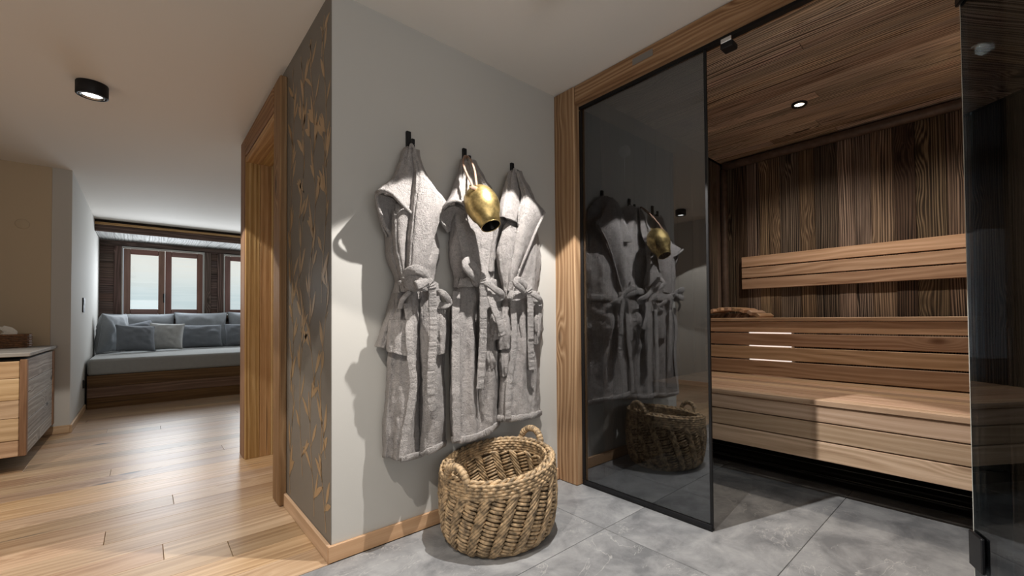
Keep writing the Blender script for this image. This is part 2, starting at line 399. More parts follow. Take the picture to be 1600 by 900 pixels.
# baseboards
def skirting(name, lo, hi, along, out):
    o = board(name, lo, hi, along, out, M_skirt, None, .003); struct(o)
skirting('baseboard_front', (A0-.015, B0-.015, 0), (1.853, B0-.0005, .07), 'x', 'y')
skirting('baseboard_middle', (A0-.015, B0-.0002, 0), (A0-.0005, 2.735, .07), 'y', 'x')
skirting('baseboard_middle', (A0-.015, 4.055, 0), (A0-.0005, 4.145, .07), 'y', 'x')
skirting('baseboard_left', (-.4695, 5.966, 0), (-.455, 7.32, .07), 'y', 'x')
skirting('baseboard_hall', (-1.9, 5.966, 0), (-.4697, 5.9805, .07), 'x', 'y')
skirting('baseboard_west', (-1.9195, 1.96, 0), (-1.905, 5.96, .07), 'y', 'x')

# wallpaper print: bronze vines, leaves and stems a hair proud of the wall
def leaf_vf(c, ang, L, W, x0):
    v, f = [], []; n = 6
    d = Vector((0, math.cos(ang), math.sin(ang))); s = Vector((0, -math.sin(ang), math.cos(ang)))
    bend = random.uniform(-.25, .25)*L
    for i in range(n+1):
        t = i/n; ww = W*math.sin(math.pi*min(1, t*.92+.04))**.8*(1-.35*t)
        q = Vector((x0, c[0], c[1]))+d*(L*t)+s*(bend*t*t)
        v += [q+s*ww, q-s*ww]
    for i in range(n): f.append((2*i, 2*i+1, 2*i+3, 2*i+2))
    return v, f
def stem_vf(P, x0, wd=.0034):
    v, f = [], []
    for i, p in enumerate(P):
        t = (Vector(P[min(i+1, len(P)-1)])-Vector(P[max(i-1, 0)])).normalized(); s = Vector((-t.y, t.x))*wd
        v += [(x0, p[0]+s.x, p[1]+s.y), (x0, p[0]-s.x, p[1]-s.y)]
    for i in range(len(P)-1): f.append((2*i, 2*i+1, 2*i+3, 2*i+2))
    return v, f
random.seed(12)
pr = []; X0 = A0-.0007
for vi, yb in enumerate((2.07, 2.25, 2.44, 2.63)):
    z = -.1+.17*(vi % 3)
    while z < 2.3:
        hgt = random.uniform(.55, .8); P = []; ph = random.uniform(0, 6); amp = random.uniform(.025, .05)
        for i in range(18):
            t = i/17; P.append((yb+amp*math.sin(ph+t*5), z+hgt*t))
        P = [p for p in P if .08 < p[1] < 2.36]
        if len(P) > 3:
            pr.append(stem_vf(P, X0))
            for i in range(2, len(P), 3):
                sd = -1 if (i//3) % 2 else 1
                for k in range(random.choice((1, 2, 2, 3))):
                    a = math.pi/2+sd*random.uniform(.15, .95)
                    b0 = P[i]; st = random.uniform(.015, .05)
                    e = (b0[0]+math.cos(a)*st, b0[1]+math.sin(a)*st)
                    pr.append(stem_vf([b0, e], X0, .0026))
                    L = random.uniform(.075, .15)
                    if B0+.01 < e[0]+math.cos(a)*L < 2.725 and .08 < e[1]+L < 2.37 and B0+.01 < e[0] < 2.72:
                        pr.append(leaf_vf(e, a, L, random.uniform(.011, .02), X0-.0001*k))
        z += hgt*random.uniform(.75, .95)
v, f = join(pr)
lp = mesh('leaf_print', v, f, M_leaf, wm); lp['kind'] = 'stuff'

# doorway in the wallpapered wall: casing, jamb planks, closed door behind
D1 = thing('door_1', None, None, (A0, 3.38, 0)); struct(D1)
xc = A0-.035
board('door_casing', (xc, 2.74, 0), (A0+.002, 2.90, 2.345), 'z', 'x', M_casing, D1, .006)
board('door_casing', (xc, 3.87, 0), (A0+.002, 4.05, 2.345), 'z', 'x', M_casing, D1, .006)
board('door_casing', (xc, 2.9005, 2.21), (A0+.002, 3.8695, 2.345), 'y', 'x', M_casing, D1, .006)
xx = xc+.004
for k, wd in enumerate((.088, .07)):
    board('jamb_plank', (xx, 3.85, 0), (xx+wd-.0006, 3.884, 2.2), 'z', 'y', M_jamb, D1, .003)
    board('jamb_plank', (xx, 2.886, 0), (xx+wd-.0006, 2.92, 2.2), 'z', 'y', M_jamb, D1, .003)
    board('head_plank', (xx, 2.92, 2.16), (xx+wd-.0006, 3.85, 2.195), 'y', 'z', M_jamb, D1, .003)
    xx += wd
board('door_stop', (xx, 3.845, 0), (xx+.012, 3.884, 2.19), 'z', 'y', plain('pale_edge', (.62, .45, .22), .5), D1, .002)
board('rebate', (xx+.013, 3.862, 0), (xx+.06, 3.884, 2.19), 'z', 'y', M_casing, D1, .002)
for zz in (.36, 1.98):
    h = board('hinge', (xx+.016, 3.85, zz-.055), (xx+.04, 3.8615, zz+.055), 'z', 'y', M_black, D1, .003)
    tube('hinge_pin', [(xx+.028, 3.848, zz-.06), (xx+.028, 3.848, zz), (xx+.028, 3.848, zz+.06)], .008, M_black, h, 10)
board('door_leaf', (xx+.062, 2.93, .01), (xx+.1, 3.86, 2.18), 'z', 'x', M_casing, D1, .003)

# window wall of the sitting room: horizontal dark boards, two windows with red-brown casements
YW = 9.5; WZ0, WZ1 = 1.10, 2.17
wf = thing('wall_far', None, None); struct(wf)
box('wall_panel', (-.47, YW+.012, 0), (2.4, YW+.2, WZ0), M_dark, wf); box('wall_panel', (-.47, YW+.012, WZ1), (2.4, YW+.2, H), M_dark, wf)
cols = [(-.47, -.235), (.75, 1.005), (1.995, 2.3)]
for a, b_ in cols:
    box('wall_panel', (a, YW+.012, WZ0), (b_, YW+.2, WZ1), M_dark, wf)
    zz = WZ0-.02
    while zz < WZ1:
        board('wall_board', (a, YW-.012, zz+.001), (b_, YW+.012, min(zz+.118, WZ1+.03)), 'x', 'y', M_darkwood, wf, .003); zz += .12
board('wall_board', (-.47, YW-.03, WZ1+.012), (2.3, YW+.012, 2.25), 'x', 'y', M_darkwood, wf, .003)
for zz in (.56, .68, .80, .92):
    board('wall_board', (-.47, YW-.012, zz), (2.3, YW+.012, zz+.119), 'x', 'y', M_darkwood, wf, .003)
board('sill_board', (-.47, YW-.05, 1.045), (2.3, YW+.012, 1.098), 'x', 'y', M_darkwood, wf, .004)
def window(nm, x0, x1):
    W = thing(nm, None, None, ((x0+x1)/2, YW, WZ0)); struct(W)
    z0, z1 = WZ0, WZ1; yf = YW-.02
    # dark surround, white reveal, red-brown casements
    for a, b_ in ((x0-.085, x0), (x1, x1+.085)): board('surround', (a, yf-.012, z0), (b_, YW+.03, z1), 'z', 'y', M_darkwood, W, .004)
    pl = M_white
    for lo, hi in (((x0, yf, z0), (x0+.014, YW+.1, z1)), ((x1-.014, yf, z0), (x1, YW+.1, z1)), ((x0+.014, yf, z1-.018), (x1-.014, YW+.1, z1)), ((x0+.014, yf, z0), (x1-.014, YW+.1, z0+.014))):
        box('reveal', lo, hi, pl, W)
    a0, a1, b0, b1 = x0+.022, x1-.022, z0+.022, z1-.03; yy = YW+.0
    xm = (a0+a1)/2
    for k, (p0, p1) in enumerate(((a0, xm-.003), (xm+.003, a1))):
        s = board('casement_stile', (p0, yy, b0), (p0+.075, yy+.05, b1), 'z', 'y', M_winwood, W, .006)
        board('casement_stile', (p1-.075, yy, b0), (p1, yy+.05, b1), 'z', 'y', M_winwood, W, .006)
        board('casement_rail', (p0+.0755, yy, b0), (p1-.0755, yy+.05, b0+.08), 'x', 'y', M_winwood, W, .006)
        board('casement_rail', (p0+.0755, yy, b1-.08), (p1-.0755, yy+.05, b1), 'x', 'y', M_winwood, W, .006)
        box('pane', (p0+.074, yy+.022, b0+.078), (p1-.074, yy+.027, b1-.078), M_clear, W)
    hz = b0+.26
    hb = board('handle_plate', (xm-.022, yy-.008, hz), (xm-.004, yy-.0005, hz+.07), 'z', 'y', M_black, W, .002)
    tube('window_handle', [(xm-.013, yy-.009, hz+.045), (xm-.013, yy-.035, hz+.045), (xm-.013, yy-.04, hz-.02), (xm-.013, yy-.04, hz-.075)], .008, M_black, W)
    # pale slatted blind lit by the sky behind it
    mt, nt, b = new_mat('sunlit_blind'); q = NB(nt)
    tc = q.n('TexCoord').outputs['Object']; sp = q.n('SeparateXYZ'); nt.links.new(tc, sp.inputs[0])
    ln = q.noise(q.xyz(q.m('MULTIPLY', sp.outputs[0], 1.2), 0, q.m('MULTIPLY', sp.outputs[2], 34)), 1, 2)
    col = q.mix(q.maprange(sp.outputs[2], .25, .85, 0, 1), c4((.60, .70, .72)), c4((.86, .84, .78)))
    col = q.mix(q.maprange(ln, .35, .65, 0, .35), col, c4((.80, .84, .84)))
    b.inputs['Base Color'].default_value = (.3, .3, .3, 1)
    nt.links.new(col, b.inputs['Emission Color']); b.inputs['Emission Strength'].default_value = .95
    box('lit_blind', (x0+.02, YW+.11, z0), (x1-.02, YW+.115, z1), mt, W)
window('window_1', -.235, .75); window('window_2', 1.005, 1.995)
# lowered plank ceiling over the daybed with its edge beam and a golden lath above
cl = thing('ceiling', None, None, (.9, 9.0, 2.25)); struct(cl)
x = -.469
random.seed(5)
while x < 2.29:
    wd = random.uniform(.13, .2); e = min(x+wd, 2.298)
    board('ceiling_plank', (x+.001, 8.60, 2.25), (e-.001, YW-.013, 2.275), 'y', 'z', M_palewood, cl, .002); x += wd
box('soffit', (-.469, 8.565, 2.277), (2.3, 9.7, H+.05), M_dark, cl)
board('edge_beam', (-.469, 8.53, 2.235), (2.298, 8.562, 2.325), 'x', 'y', M_darkwood, cl, .004)
board('trim_lath', (-.469, 8.515, 2.327), (2.298, 8.562, 2.36), 'x', 'y', M_jamb, cl, .004)

# sauna shell
sb = thing('wall_back', None, None); struct(sb)
box('wall_panel', (XB+.02, -.1, 0), (XB+.1, YL+.1, H+.1), M_dark, sb)
ed = [1.66, 1.559, 1.45, 1.37, 1.286, 1.137, 1.027, .872, .765, .665, .529, .415, .256, .127, .0]
for i in range(len(ed)-1):
    pr_ = random.uniform(0, .006)
    board('wall_plank', (XB-.004-pr_, ed[i+1]+.001, 0), (XB+.02, ed[i]-.001, 2.33), 'z', 'x', M_oldwood, sb, .0025)
board('corner_board', (XB-.012, 1.662, 0), (XB+.02, 1.742, 2.32), 'z', 'x', M_oldwood, sb, .003)
sl = thing('wall_side', None, None); struct(sl)
box('wall_panel', (1.97, YL+.02, 0), (XB+.1, YL+.12, H+.1), M_dark, sl)
x = 1.97; random.seed(8)
while x < XB:
    wd = random.uniform(.09, .16); e = min(x+wd, XB)
    board('wall_plank', (x+.001, YL-random.uniform(0, .006), 0), (e-.001, YL+.02, 2.36), 'z', 'y', M_oldwood, sl, .003); x += wd
sr = thing('wall_end', None, None); struct(sr)
box('wall_panel', (2.0, -.12, 0), (XB+.1, -.02, H+.1), M_dark, sr)
x = 1.985
while x < XB:
    wd = random.uniform(.1, .16); e = min(x+wd, XB)
    board('wall_plank', (x+.001, -.02, 0), (e-.001, random.uniform(-.004, 0), 2.36), 'z', 'y', M_oldwood, sr, .003); x += wd
sc = thing('ceiling', None, None, (2.8, .9, HS)); struct(sc)
box('ceiling_panel', (1.97, -.1, HS+.02), (XB+.1, YL+.1, HS+.1), M_dark, sc)
x = 1.985; random.seed(21)
while x < XB-.01:
    wd = random.choice((.085, .1, .12, .135, .15)); e = min(x+wd, XB)
    cut = random.choice((None, random.uniform(.3, 1.4)))
    pr_ = random.uniform(0, .004)
    for a, b_ in (((0, YL),) if cut is None else ((0, cut), (cut, YL))):
        board('ceiling_plank', (x+.0012, a+.0012, HS-pr_), (e-.0012, b_-.0012, HS+.02), 'y', 'z', M_ceilwood, sc, .0022)
    x += wd
# quarter-round cornice along the back wall of the sauna, turning down at the corner
def bar(name, P, prof, mat, parent=None):
    pass
tr1 = struct(tube('trim_1', [(XB-.035, .002, HS-.045), (XB-.035, .9, HS-.045), (XB-.035, YL-.035, HS-.045)], .034, M_cornice, None, 12, 8))
tr2 = struct(tube('trim_2', [(XB-.03, YL-.033, .01), (XB-.03, YL-.033, 1.1), (XB-.03, YL-.033, HS-.07)], .03, M_cornice, None, 12, 8))

# timber front frame of the sauna
bf = thing('trim_3', None, None, (1.88, 1.88, 0)); struct(bf)
board('post', (1.855, 1.80, 0), (1.968, B0+.02, H-.001), 'z', 'x', M_beam, bf, .006)
board('post', (1.855, -.16, 0), (1.968, -.005, H-.001), 'z', 'x', M_beam, bf, .006)
board('lintel_beam', (1.858, -.004, 2.285), (1.968, 1.799, H-.001), 'y', 'x', M_beam, bf, .006)
board('metal_inset', (1.8565, 1.235, 2.337), (1.859, 1.362, 2.372), 'y', 'x', M_inset, bf, .0005)

# ------------------------------------------------------------------ sauna glass front
gp = thing('glass_panel', 'fixed smoked glass panel reflecting the bathrobes beside the timber post', 'glass panel', (XG, 1.4, 0))
GE = .985
box('pane', (XG-.004, GE, .012), (XG+.004, 1.795, 2.268), M_glass, gp)
box('edge_seal', (XG-.006, GE-.012, .012), (XG+.006, GE-.0005, 2.268), M_black, gp)
box('bottom_channel', (XG-.012, GE-.012, 0), (XG+.012, 1.797, .0115), M_black, gp, .002)
box('channel_lip', (XG-.0125, GE-.01, .0118), (XG-.0045, 1.796, .03), M_satin, gp, .001)
box('side_channel', (XG-.010, 1.7795, .0305), (XG-.0045, 1.7985, 2.26), M_black, gp)
box('head_track', (XG-.012, .0, 2.2685), (XG+.018, 1.798, 2.2845), M_black, gp)
ck = thing('door_stop', 'small black and chrome clamp under the beam above the door opening', 'clamp', (XG, .87, 2.2))
box('block', (XG-.02, .835, 2.222), (XG+.035, .895, 2.247), M_black, ck, .004)
box('chrome_plate', (XG-.021, .84, 2.2475), (XG+.0, .892, 2.268), M_chrome, ck, .002)
# open glass door, hinged at the right
HY = .085; ang = R(117)       # opening angle measured from +Y towards the hall
dv = Vector((-math.sin(ang), math.cos(ang), 0)); nv = Vector((dv.y, -dv.x, 0))
D2 = thing('glass_door', 'open smoked glass sauna door with black hinges at the right edge', 'door', (XG, HY, 0))
DM = Matrix((dv, nv, Vector((0, 0, 1)))).transposed().to_4x4(); DM.translation = (XG-.002, HY, 0)
def dbox(name, lo, hi, mat, par=D2, bev=0):
    return bm_obj(name, bm_box(lo, hi, bev), mat, par, DM)
dbox('pane', (.004, -.004, .012), (.9, .004, 2.262), M_glass)
dbox('polished_edge', (0, -.004, .012), (.0035, .004, 2.262), plain('glass_edge', (.62, .62, .56), .3))
for zz in (.256, 2.06):
    hg = dbox('hinge', (-.004, .0045, zz-.055), (.066, .016, zz+.055), M_satin, D2, .003)
    dbox('hinge_plate', (-.004, -.016, zz-.055), (.066, -.0045, zz+.055), M_satin, hg, .003)
    box('wall_plate', (XG-.012, .03, zz-.055), (XG+.012, HY-.012, zz+.055), M_satin, hg, .003)
gb_ = thing('grab_bar', 'low chrome bar on the end post behind the open smoked glass door', 'bar', (1.84, -.05, .3))
tube('bar', [(1.838, .034, .312), (1.834, .028, .308), (1.834, -.02, .307), (1.834, -.08, .307), (1.834, -.15, .307)], .008, M_chrome, gb_, 10, 20)
for yy in (-.03, -.12): tube('bar_mount', [(1.834, yy, .307), (1.844, yy, .307), (1.8545, yy, .307)], .006, M_chrome, gb_, 8)
fp = thing('side_glass', 'narrow fixed glass strip between the door hinges and the end wall', 'glass panel', (XG, .04, 0))
box('pane', (XG-.004, .002, .012), (XG+.004, HY-.014, 2.267), M_glass, fp)

# ------------------------------------------------------------------ sauna benches
def slats_front(root, x, z_list, th, y0, y1, mat=M_aspen):
    for z0, z1 in z_list: board('slat', (x, y0, z0), (x+th, y1, z1), 'y', 'x', mat, root, .003)
XL, XU = 2.60, 3.37
lb = thing('lower_sauna_bench', 'lower cedar sauna bench with slatted front and seat', 'bench', (XL, .89, .22))
slats_front(lb, XL+.012, ((.222, .322), (.328, .422), (.428, .512)), .024, .004, YL-.01)
board('nosing', (XL, .004, .516), (XL+.07, YL-.01, .548), 'y', 'z', M_aspen, lb, .004)
x = XL+.076
while x < XU+.03:
    board('slat', (x, .004, .520), (x+.084, YL-.01, .547), 'y', 'z', M_aspen, lb, .003); x += .09
for yy in (.12, .9, 1.66): box('bearer', (XL+.05, yy-.025, .43), (XU+.02, yy+.025, .518), M_aspen, lb)
ub = thing('upper_sauna_bench', 'upper cedar sauna bench along the back wall of the sauna', 'bench', (XU, .89, .6))
slats_front(ub, XU+.012, ((.556, .662), (.672, .768), (.778, .868), (.878, .958)), .024, .004, YL-.01)
board('nosing', (XU, .004, .961), (XU+.07, YL-.01, .988), 'y', 'z', M_aspen, ub, .004)
x = XU+.076
while x < XB-.08:
    board('slat', (x, .004, .963), (x+.07, YL-.01, .987), 'y', 'z', M_aspen, ub, .003); x += .078
for yy in (.12, .9, 1.45): box('bearer', (XU+.05, yy-.025, .88), (XB-.02, yy+.025, .962), M_aspen, ub)
br = thing('sauna_backrest', 'three-slat cedar backrest mounted on the plank wall above the upper bench', 'backrest', (XB, .8, 1.2))  # slatted backrest of the upper bench
for z0 in (1.232, 1.327, 1.422): board('slat', (XB-.05, .004, z0), (XB-.028, 1.59, z0+.086), 'y', 'x', M_aspen, br, .003)
for yy in (.2, .85, 1.5): board('batten', (XB-.0275, yy-.025, 1.235), (XB-.0105, yy+.025, 1.505), 'z', 'x', M_aspen, br, .002)
# arched slatted headrest at the left end of the upper bench
hr = thing('sauna_headrest', 'small arched wooden headrest lying on the left end of the upper bench', 'headrest', (3.45, 1.5, .988))
for k in range(7):
    t = (k-2)/4.2; yy = 1.585-.062*(k-2); zz = .988+.072-.062*t*t*1.0
    Mh = T(0, yy, zz) @ Matrix.Rotation(R(0)+math.atan(.9*t*1.0)*1.0, 4, 'X')
    bm = bm_box((3.385, -.019, -.015), (3.66, .019, .015), .004)
    if zz > 1.0: bm_obj('slat', bm, M_aspen, hr, Mh @ Matrix())
    else: bm.free()
for xx_ in (3.43, 3.60):
    P = []
    vv, ff = [], []
    for k in range(13):
        s = -1.9+3.0*k/12; t = s; yy = 1.585-.062*4.2*t*.42/.42*.5; 
        zt = .988+.038-.045*(t*.5*1.0)**2*1.0
        vv += [(xx_, yy, .989), (xx_, yy, max(zt, .991)), (xx_+.022, yy, .989), (xx_+.022, yy, max(zt, .991))]
    for k in range(12):
        a = 4*k; b_ = a+4
        ff += [(a, b_, b_+1, a+1), (a+2, a+3, b_+3, b_+2), (a+1, b_+1, b_+3, a+3), (a, a+2, b_+2, b_)]
    mesh('rib', vv, ff, M_plinth, hr)
# strip light behind the upper bench
ls_ = thing('bench_light', 'white light glowing through the gaps of the upper bench front', 'light', (3.5, 1.4, .6))
box('housing', (3.452, 1.10, .57), (3.47, 1.72, .955), M_steel, ls_)
box('diffuser', (3.449, 1.12, .575), (3.4515, 1.43, .95), M_gap, ls_)
sn = thing('temperature_sensor', 'small pale round sensor high on the sauna side wall behind the smoked glass', 'sensor', (2.285, YL-.008, 2.1))
lathe('sensor_cap', [(0, 0), (.034, 0), (.036, .01), (.036, .045), (.028, .052), (0, .052)], M_plastic, sn, T(2.285, YL-.009, 2.1) @ Matrix.Rotation(R(90), 4, 'X'), 20)
tube('sensor_cable', [(2.285, YL-.03, 2.065), (2.285, YL-.03, 1.95), (2.285, YL-.02, 1.86)], .004, M_plastic, sn, 6)

# ------------------------------------------------------------------ lamps
def downlight(label, x, y):
    t = thing('recessed_downlight', label, 'lamp', (x, y, HS-.012))
    lathe('trim_ring', [(.030, .008), (.030, 0), (.044, -.002), (.047, .004), (.047, .012)], M_black, t, T(x, y, HS-.012), 28)
    lathe('lens', [(0, .003), (.02, .003), (.0295, .006)], M_warm, t, T(x, y, HS-.012), 24)
    light('downlight_beam', 'SPOT', (x, y, HS-.03), 30, (1, .87, .72), spot_size=R(140), spot_blend=.8, shadow_soft_size=.03)
downlight('recessed sauna downlight with a black ring, in the planks above the bench', 3.05, .915)
downlight('recessed sauna downlight seen through the glass door at the right edge', 3.05, .075)
def spotlight(label, x, y, energy, half, color=(1, .93, .84), blend=.06, soft=.012, group=None):
    t = thing('ceiling_spotlight', label, 'lamp', (x, y, H-.075))
    lathe('housing', [(0, .0745), (.066, .0745), (.068, .07), (.068, .004), (.065, 0), (.056, .0), (.054, .012), (0, .012)], M_black, t, T(x, y, H-.075), 40)
    lathe('chrome_ring', [(.0535, .002), (.047, -.001), (.043, .008)], M_chrome, t, T(x, y, H-.075), 40)
    lathe('lens', [(0, .004), (.022, .006), (.043, .0095)], M_lamp, t, T(x, y, H-.075), 32)
    light('spot_beam', 'SPOT', (x, y, H-.085), energy, color, spot_size=2*R(half), spot_blend=blend, shadow_soft_size=soft)
    return t
spotlight('round black ceiling spotlight above the wooden hall floor near the cabinet', -.22, 3.72, 90, 50.5)
spotlight('round black ceiling spotlight in front of the bathrobe wall, just above the view', 1.2, 1.22, 185, 47.2, (1, .965, .92))
spotlight('round black ceiling spotlight in front of the cabinet, beside the white hall wall', -1.22, 2.95, 75, 50.5)
spotlight('round black ceiling spotlight over the hall floor beside the camera', -.2, .72, 95, 50.5)

# ------------------------------------------------------------------ small wall fittings
sw = thing('light_switch', 'slim black switch plate on the white wall beside the daybed', 'switch', (-.468, 7.08, 1.11))
board('plate', (-.4695, 7.0, 1.11), (-.460, 7.16, 1.27), 'z', 'x', M_black, sw, .002)
board('rocker', (-.4597, 7.02, 1.19), (-.4570, 7.14, 1.262), 'z', 'x', M_black, sw, .001)
ot = thing('wall_outlet', 'black socket plate low on the white wall by the daybed base', 'socket', (-.468, 7.18, .26))
board('plate', (-.4695, 7.14, .27), (-.458, 7.24, .36), 'z', 'x', M_black, ot, .002)
bp = thing('blank_plate', 'small round painted cover plate on the beige hall wall', 'cover plate', (-.756, 5.98, 1.865))
lathe('disc', [(0, .006), (.038, .006), (.042, .003), (.042, 0)], M_beige, bp, T(-.756, 5.9805, 1.865) @ Matrix.Rotation(R(90), 4, 'X'), 24)
wd_ = thing('wall_keypad', 'narrow dark keypad on the wall end behind the door casing', 'keypad', (A0, 4.09, 1.78))
board('plate', (A0-.022, 4.062, 1.77), (A0-.0005, 4.1, 1.92), 'z', 'x', M_black, wd_, .002)
board('screen', (A0-.0235, 4.066, 1.87), (A0-.0225, 4.096, 1.91), 'z', 'x', M_chrome, wd_, .0002)
# coat hooks
hooks = ((.897, 'left black wall hook holding the longest bathrobe'), (1.2, 'middle black wall hook holding a bathrobe and the brass bell'), (1.512, 'right black wall hook nearest the timber post'))
HK = []
for x, lab in hooks:
    z = 1.86
    t = thing('coat_hook', lab, 'hook', (x, B0, z)); HK.append((x, z))
    board('back_bar', (x-.011, B0-.016, z-.055), (x+.011, B0-.0005, z+.03), 'z', 'y', M_black, t, .002)
    board('peg', (x-.008, B0-.062, z-.062), (x+.008, B0-.0165, z-.046), 'y', 'z', M_black, t, .002)
    board('peg_tip', (x-.008, B0-.062, z-.0455), (x+.008, B0-.048, z-.02), 'z', 'y', M_black, t, .002)

# ------------------------------------------------------------------ bathrobes
DS = 1.28
def W3(p): return onY(p[0], p[1], B0-p[2]*DS)
def sheet_vf(rows, nu=40, nv=60, th=.008, wr=.004, seed=0, ws=14.):
    """cloth sheet through rows of (px, py, depth) control points, with thickness"""
    C = [[W3(p) for p in r] for r in rows]
    G = []
    for j in range(nv+1):
        tv = j/nv
        col = [cat([C[i][k] for i in range(len(C))], tv) for k in range(len(C[0]))]
        G.append([cat(col, i/nu) for i in range(nu+1)])
    v, f = [], []
    def nrm(j, i):
        a = G[min(j+1, nv)][i]-G[max(j-1, 0)][i]; b = G[j][min(i+1, nu)]-G[j][max(i-1, 0)]
        n = b.cross(a)
        if n.length < 1e-9: return Vector((0, -1, 0))
        n.normalize()
        return n if n.y < .35 else -n
    N = [[nrm(j, i) for i in range(nu+1)] for j in range(nv+1)]
    for j in range(nv+1):
        for i in range(nu+1):
            p = G[j][i]
            d = noise.noise(Vector((p.x*ws*1.6+seed*3.1, p.y*5, p.z*ws*.45)))*wr+noise.noise(Vector((p.x*46+p.z*18, seed, p.z*26-p.x*14)))*wr*.6+noise.noise(Vector((p.x*95, seed+4, p.z*70)))*wr*.18
            v.append(p+N[j][i]*d)
    n1 = (nu+1)*(nv+1)
    for j in range(nv+1):
        for i in range(nu+1): v.append(v[j*(nu+1)+i]-N[j][i]*th)
    for q in v:
        if q.y > B0-.003: q.y = B0-.003
    w_ = nu+1
    for j in range(nv):
        for i in range(nu):
            a = j*w_+i; f.append((a, a+1, a+w_+1, a+w_)); f.append((n1+a, n1+a+w_, n1+a+w_+1, n1+a+1))
    for j in range(nv):
        for i in (0, nu):
            a = j*w_+i; f.append((a, a+w_, n1+a+w_, n1+a))
    for i in range(nu):
        for j in (0, nv):
            a = j*w_+i; f.append((a, a+1, n1+a+1, n1+a))
    return v, f
def ribbon_vf(P, width, th=.008, crimp=0, steps=None, twist=None, seed=0):
    Q0 = [W3(p) for p in P]; steps = steps or len(P)*10
    v, f = [], []; n = 12
    L = 0; prev = None
    for i in range(steps+1):
        t = i/steps; q = cat(Q0, t)
        if prev: L += (q-prev).length
        prev = q
        d = (cat(Q0, min(t+.01, 1))-cat(Q0, max(t-.01, 0))).normalized()
        nn = Vector((0, -1, 0)); nn = nn-d*nn.dot(d)
        if nn.length < .25: nn = Vector((1, 0, 0))-d*d.x
        nn.normalize(); s = d.cross(nn)
        if twist:
            a = twist(t); nn, s = nn*math.cos(a)+s*math.sin(a), s*math.cos(a)-nn*math.sin(a)
        wv = width(t) if callable(width) else width
        cr = crimp*(.5*math.sin(L*520)+.9*noise.noise(Vector((L*70, seed, 0))))
        for k in range(n):
            a = 2*math.pi*k/n; ca, sa = math.cos(a), math.sin(a)
            u_ = math.copysign(abs(ca)**.45, ca)*wv/2*(1+.25*noise.noise(Vector((L*30, seed+9, 0)))*(1 if crimp else 0))
            h = math.copysign(abs(sa)**.7, sa)*(th/2)+(cr*(1-abs(ca)**6) if sa > 0 else 0)
            p = q+s*u_+nn*h
            if p.y > B0-.003: p.y = B0-.003
            v.append(p)
    for i in range(steps):
        for k in range(n):
            k2 = (k+1) % n; f.append((i*n+k, i*n+k2, (i+1)*n+k2, (i+1)*n+k))
    f.append(tuple(range(n))); f.append(tuple(range(steps*n, steps*n+n)))
    return v, f
def knot_vf(c, rx, ry, rz, seed=0, spiral=1):
    c = W3(c); v, f = [], []; nu, nv = 26, 18
    for j in range(nv+1):
        ph = math.pi*j/nv
        for i in range(nu):
            th = 2*math.pi*i/nu
            d = Vector((math.sin(ph)*math.cos(th), -math.cos(ph), math.sin(ph)*math.sin(th)))
            sp = .13*math.sin(2*th*spiral-ph*5.2+seed)+.10*noise.noise(d*2.3+Vector((seed, 0, 0)))
            k = 1+sp*(math.sin(ph)**.5)
            v.append(c+Vector((d.x*rx, d.y*ry, d.z*rz))*k)
    for j in range(nv):
        for i in range(nu):
            i2 = (i+1) % nu; f.append((j*nu+i, j*nu+i2, (j+1)*nu+i2, (j+1)*nu+i))
    return v, f
def cloth(name, vf, root, mat=None):
    o = mesh(name, vf[0], vf[1], mat or M_robe, root, True)
    return o
def robe(label, hook, spec):
    x, z = HK[hook]
    root = thing('bathrobe', label, 'bathrobe', (x, B0-.05, .36), 'grey terry bathrobes on the wall hooks')
    for k, (name, kind, data, kw) in enumerate(spec):
        if kind == 'sheet': vf = sheet_vf(data, seed=hook*10+k, **kw)
        elif kind == 'ribbon': vf = ribbon_vf(data, seed=hook*10+k, **kw)
        elif kind == 'knot': vf = knot_vf(*data, **kw)
        cloth(name, vf, root, M_robe2 if kind == 'ribbon' else M_robe)
    return root
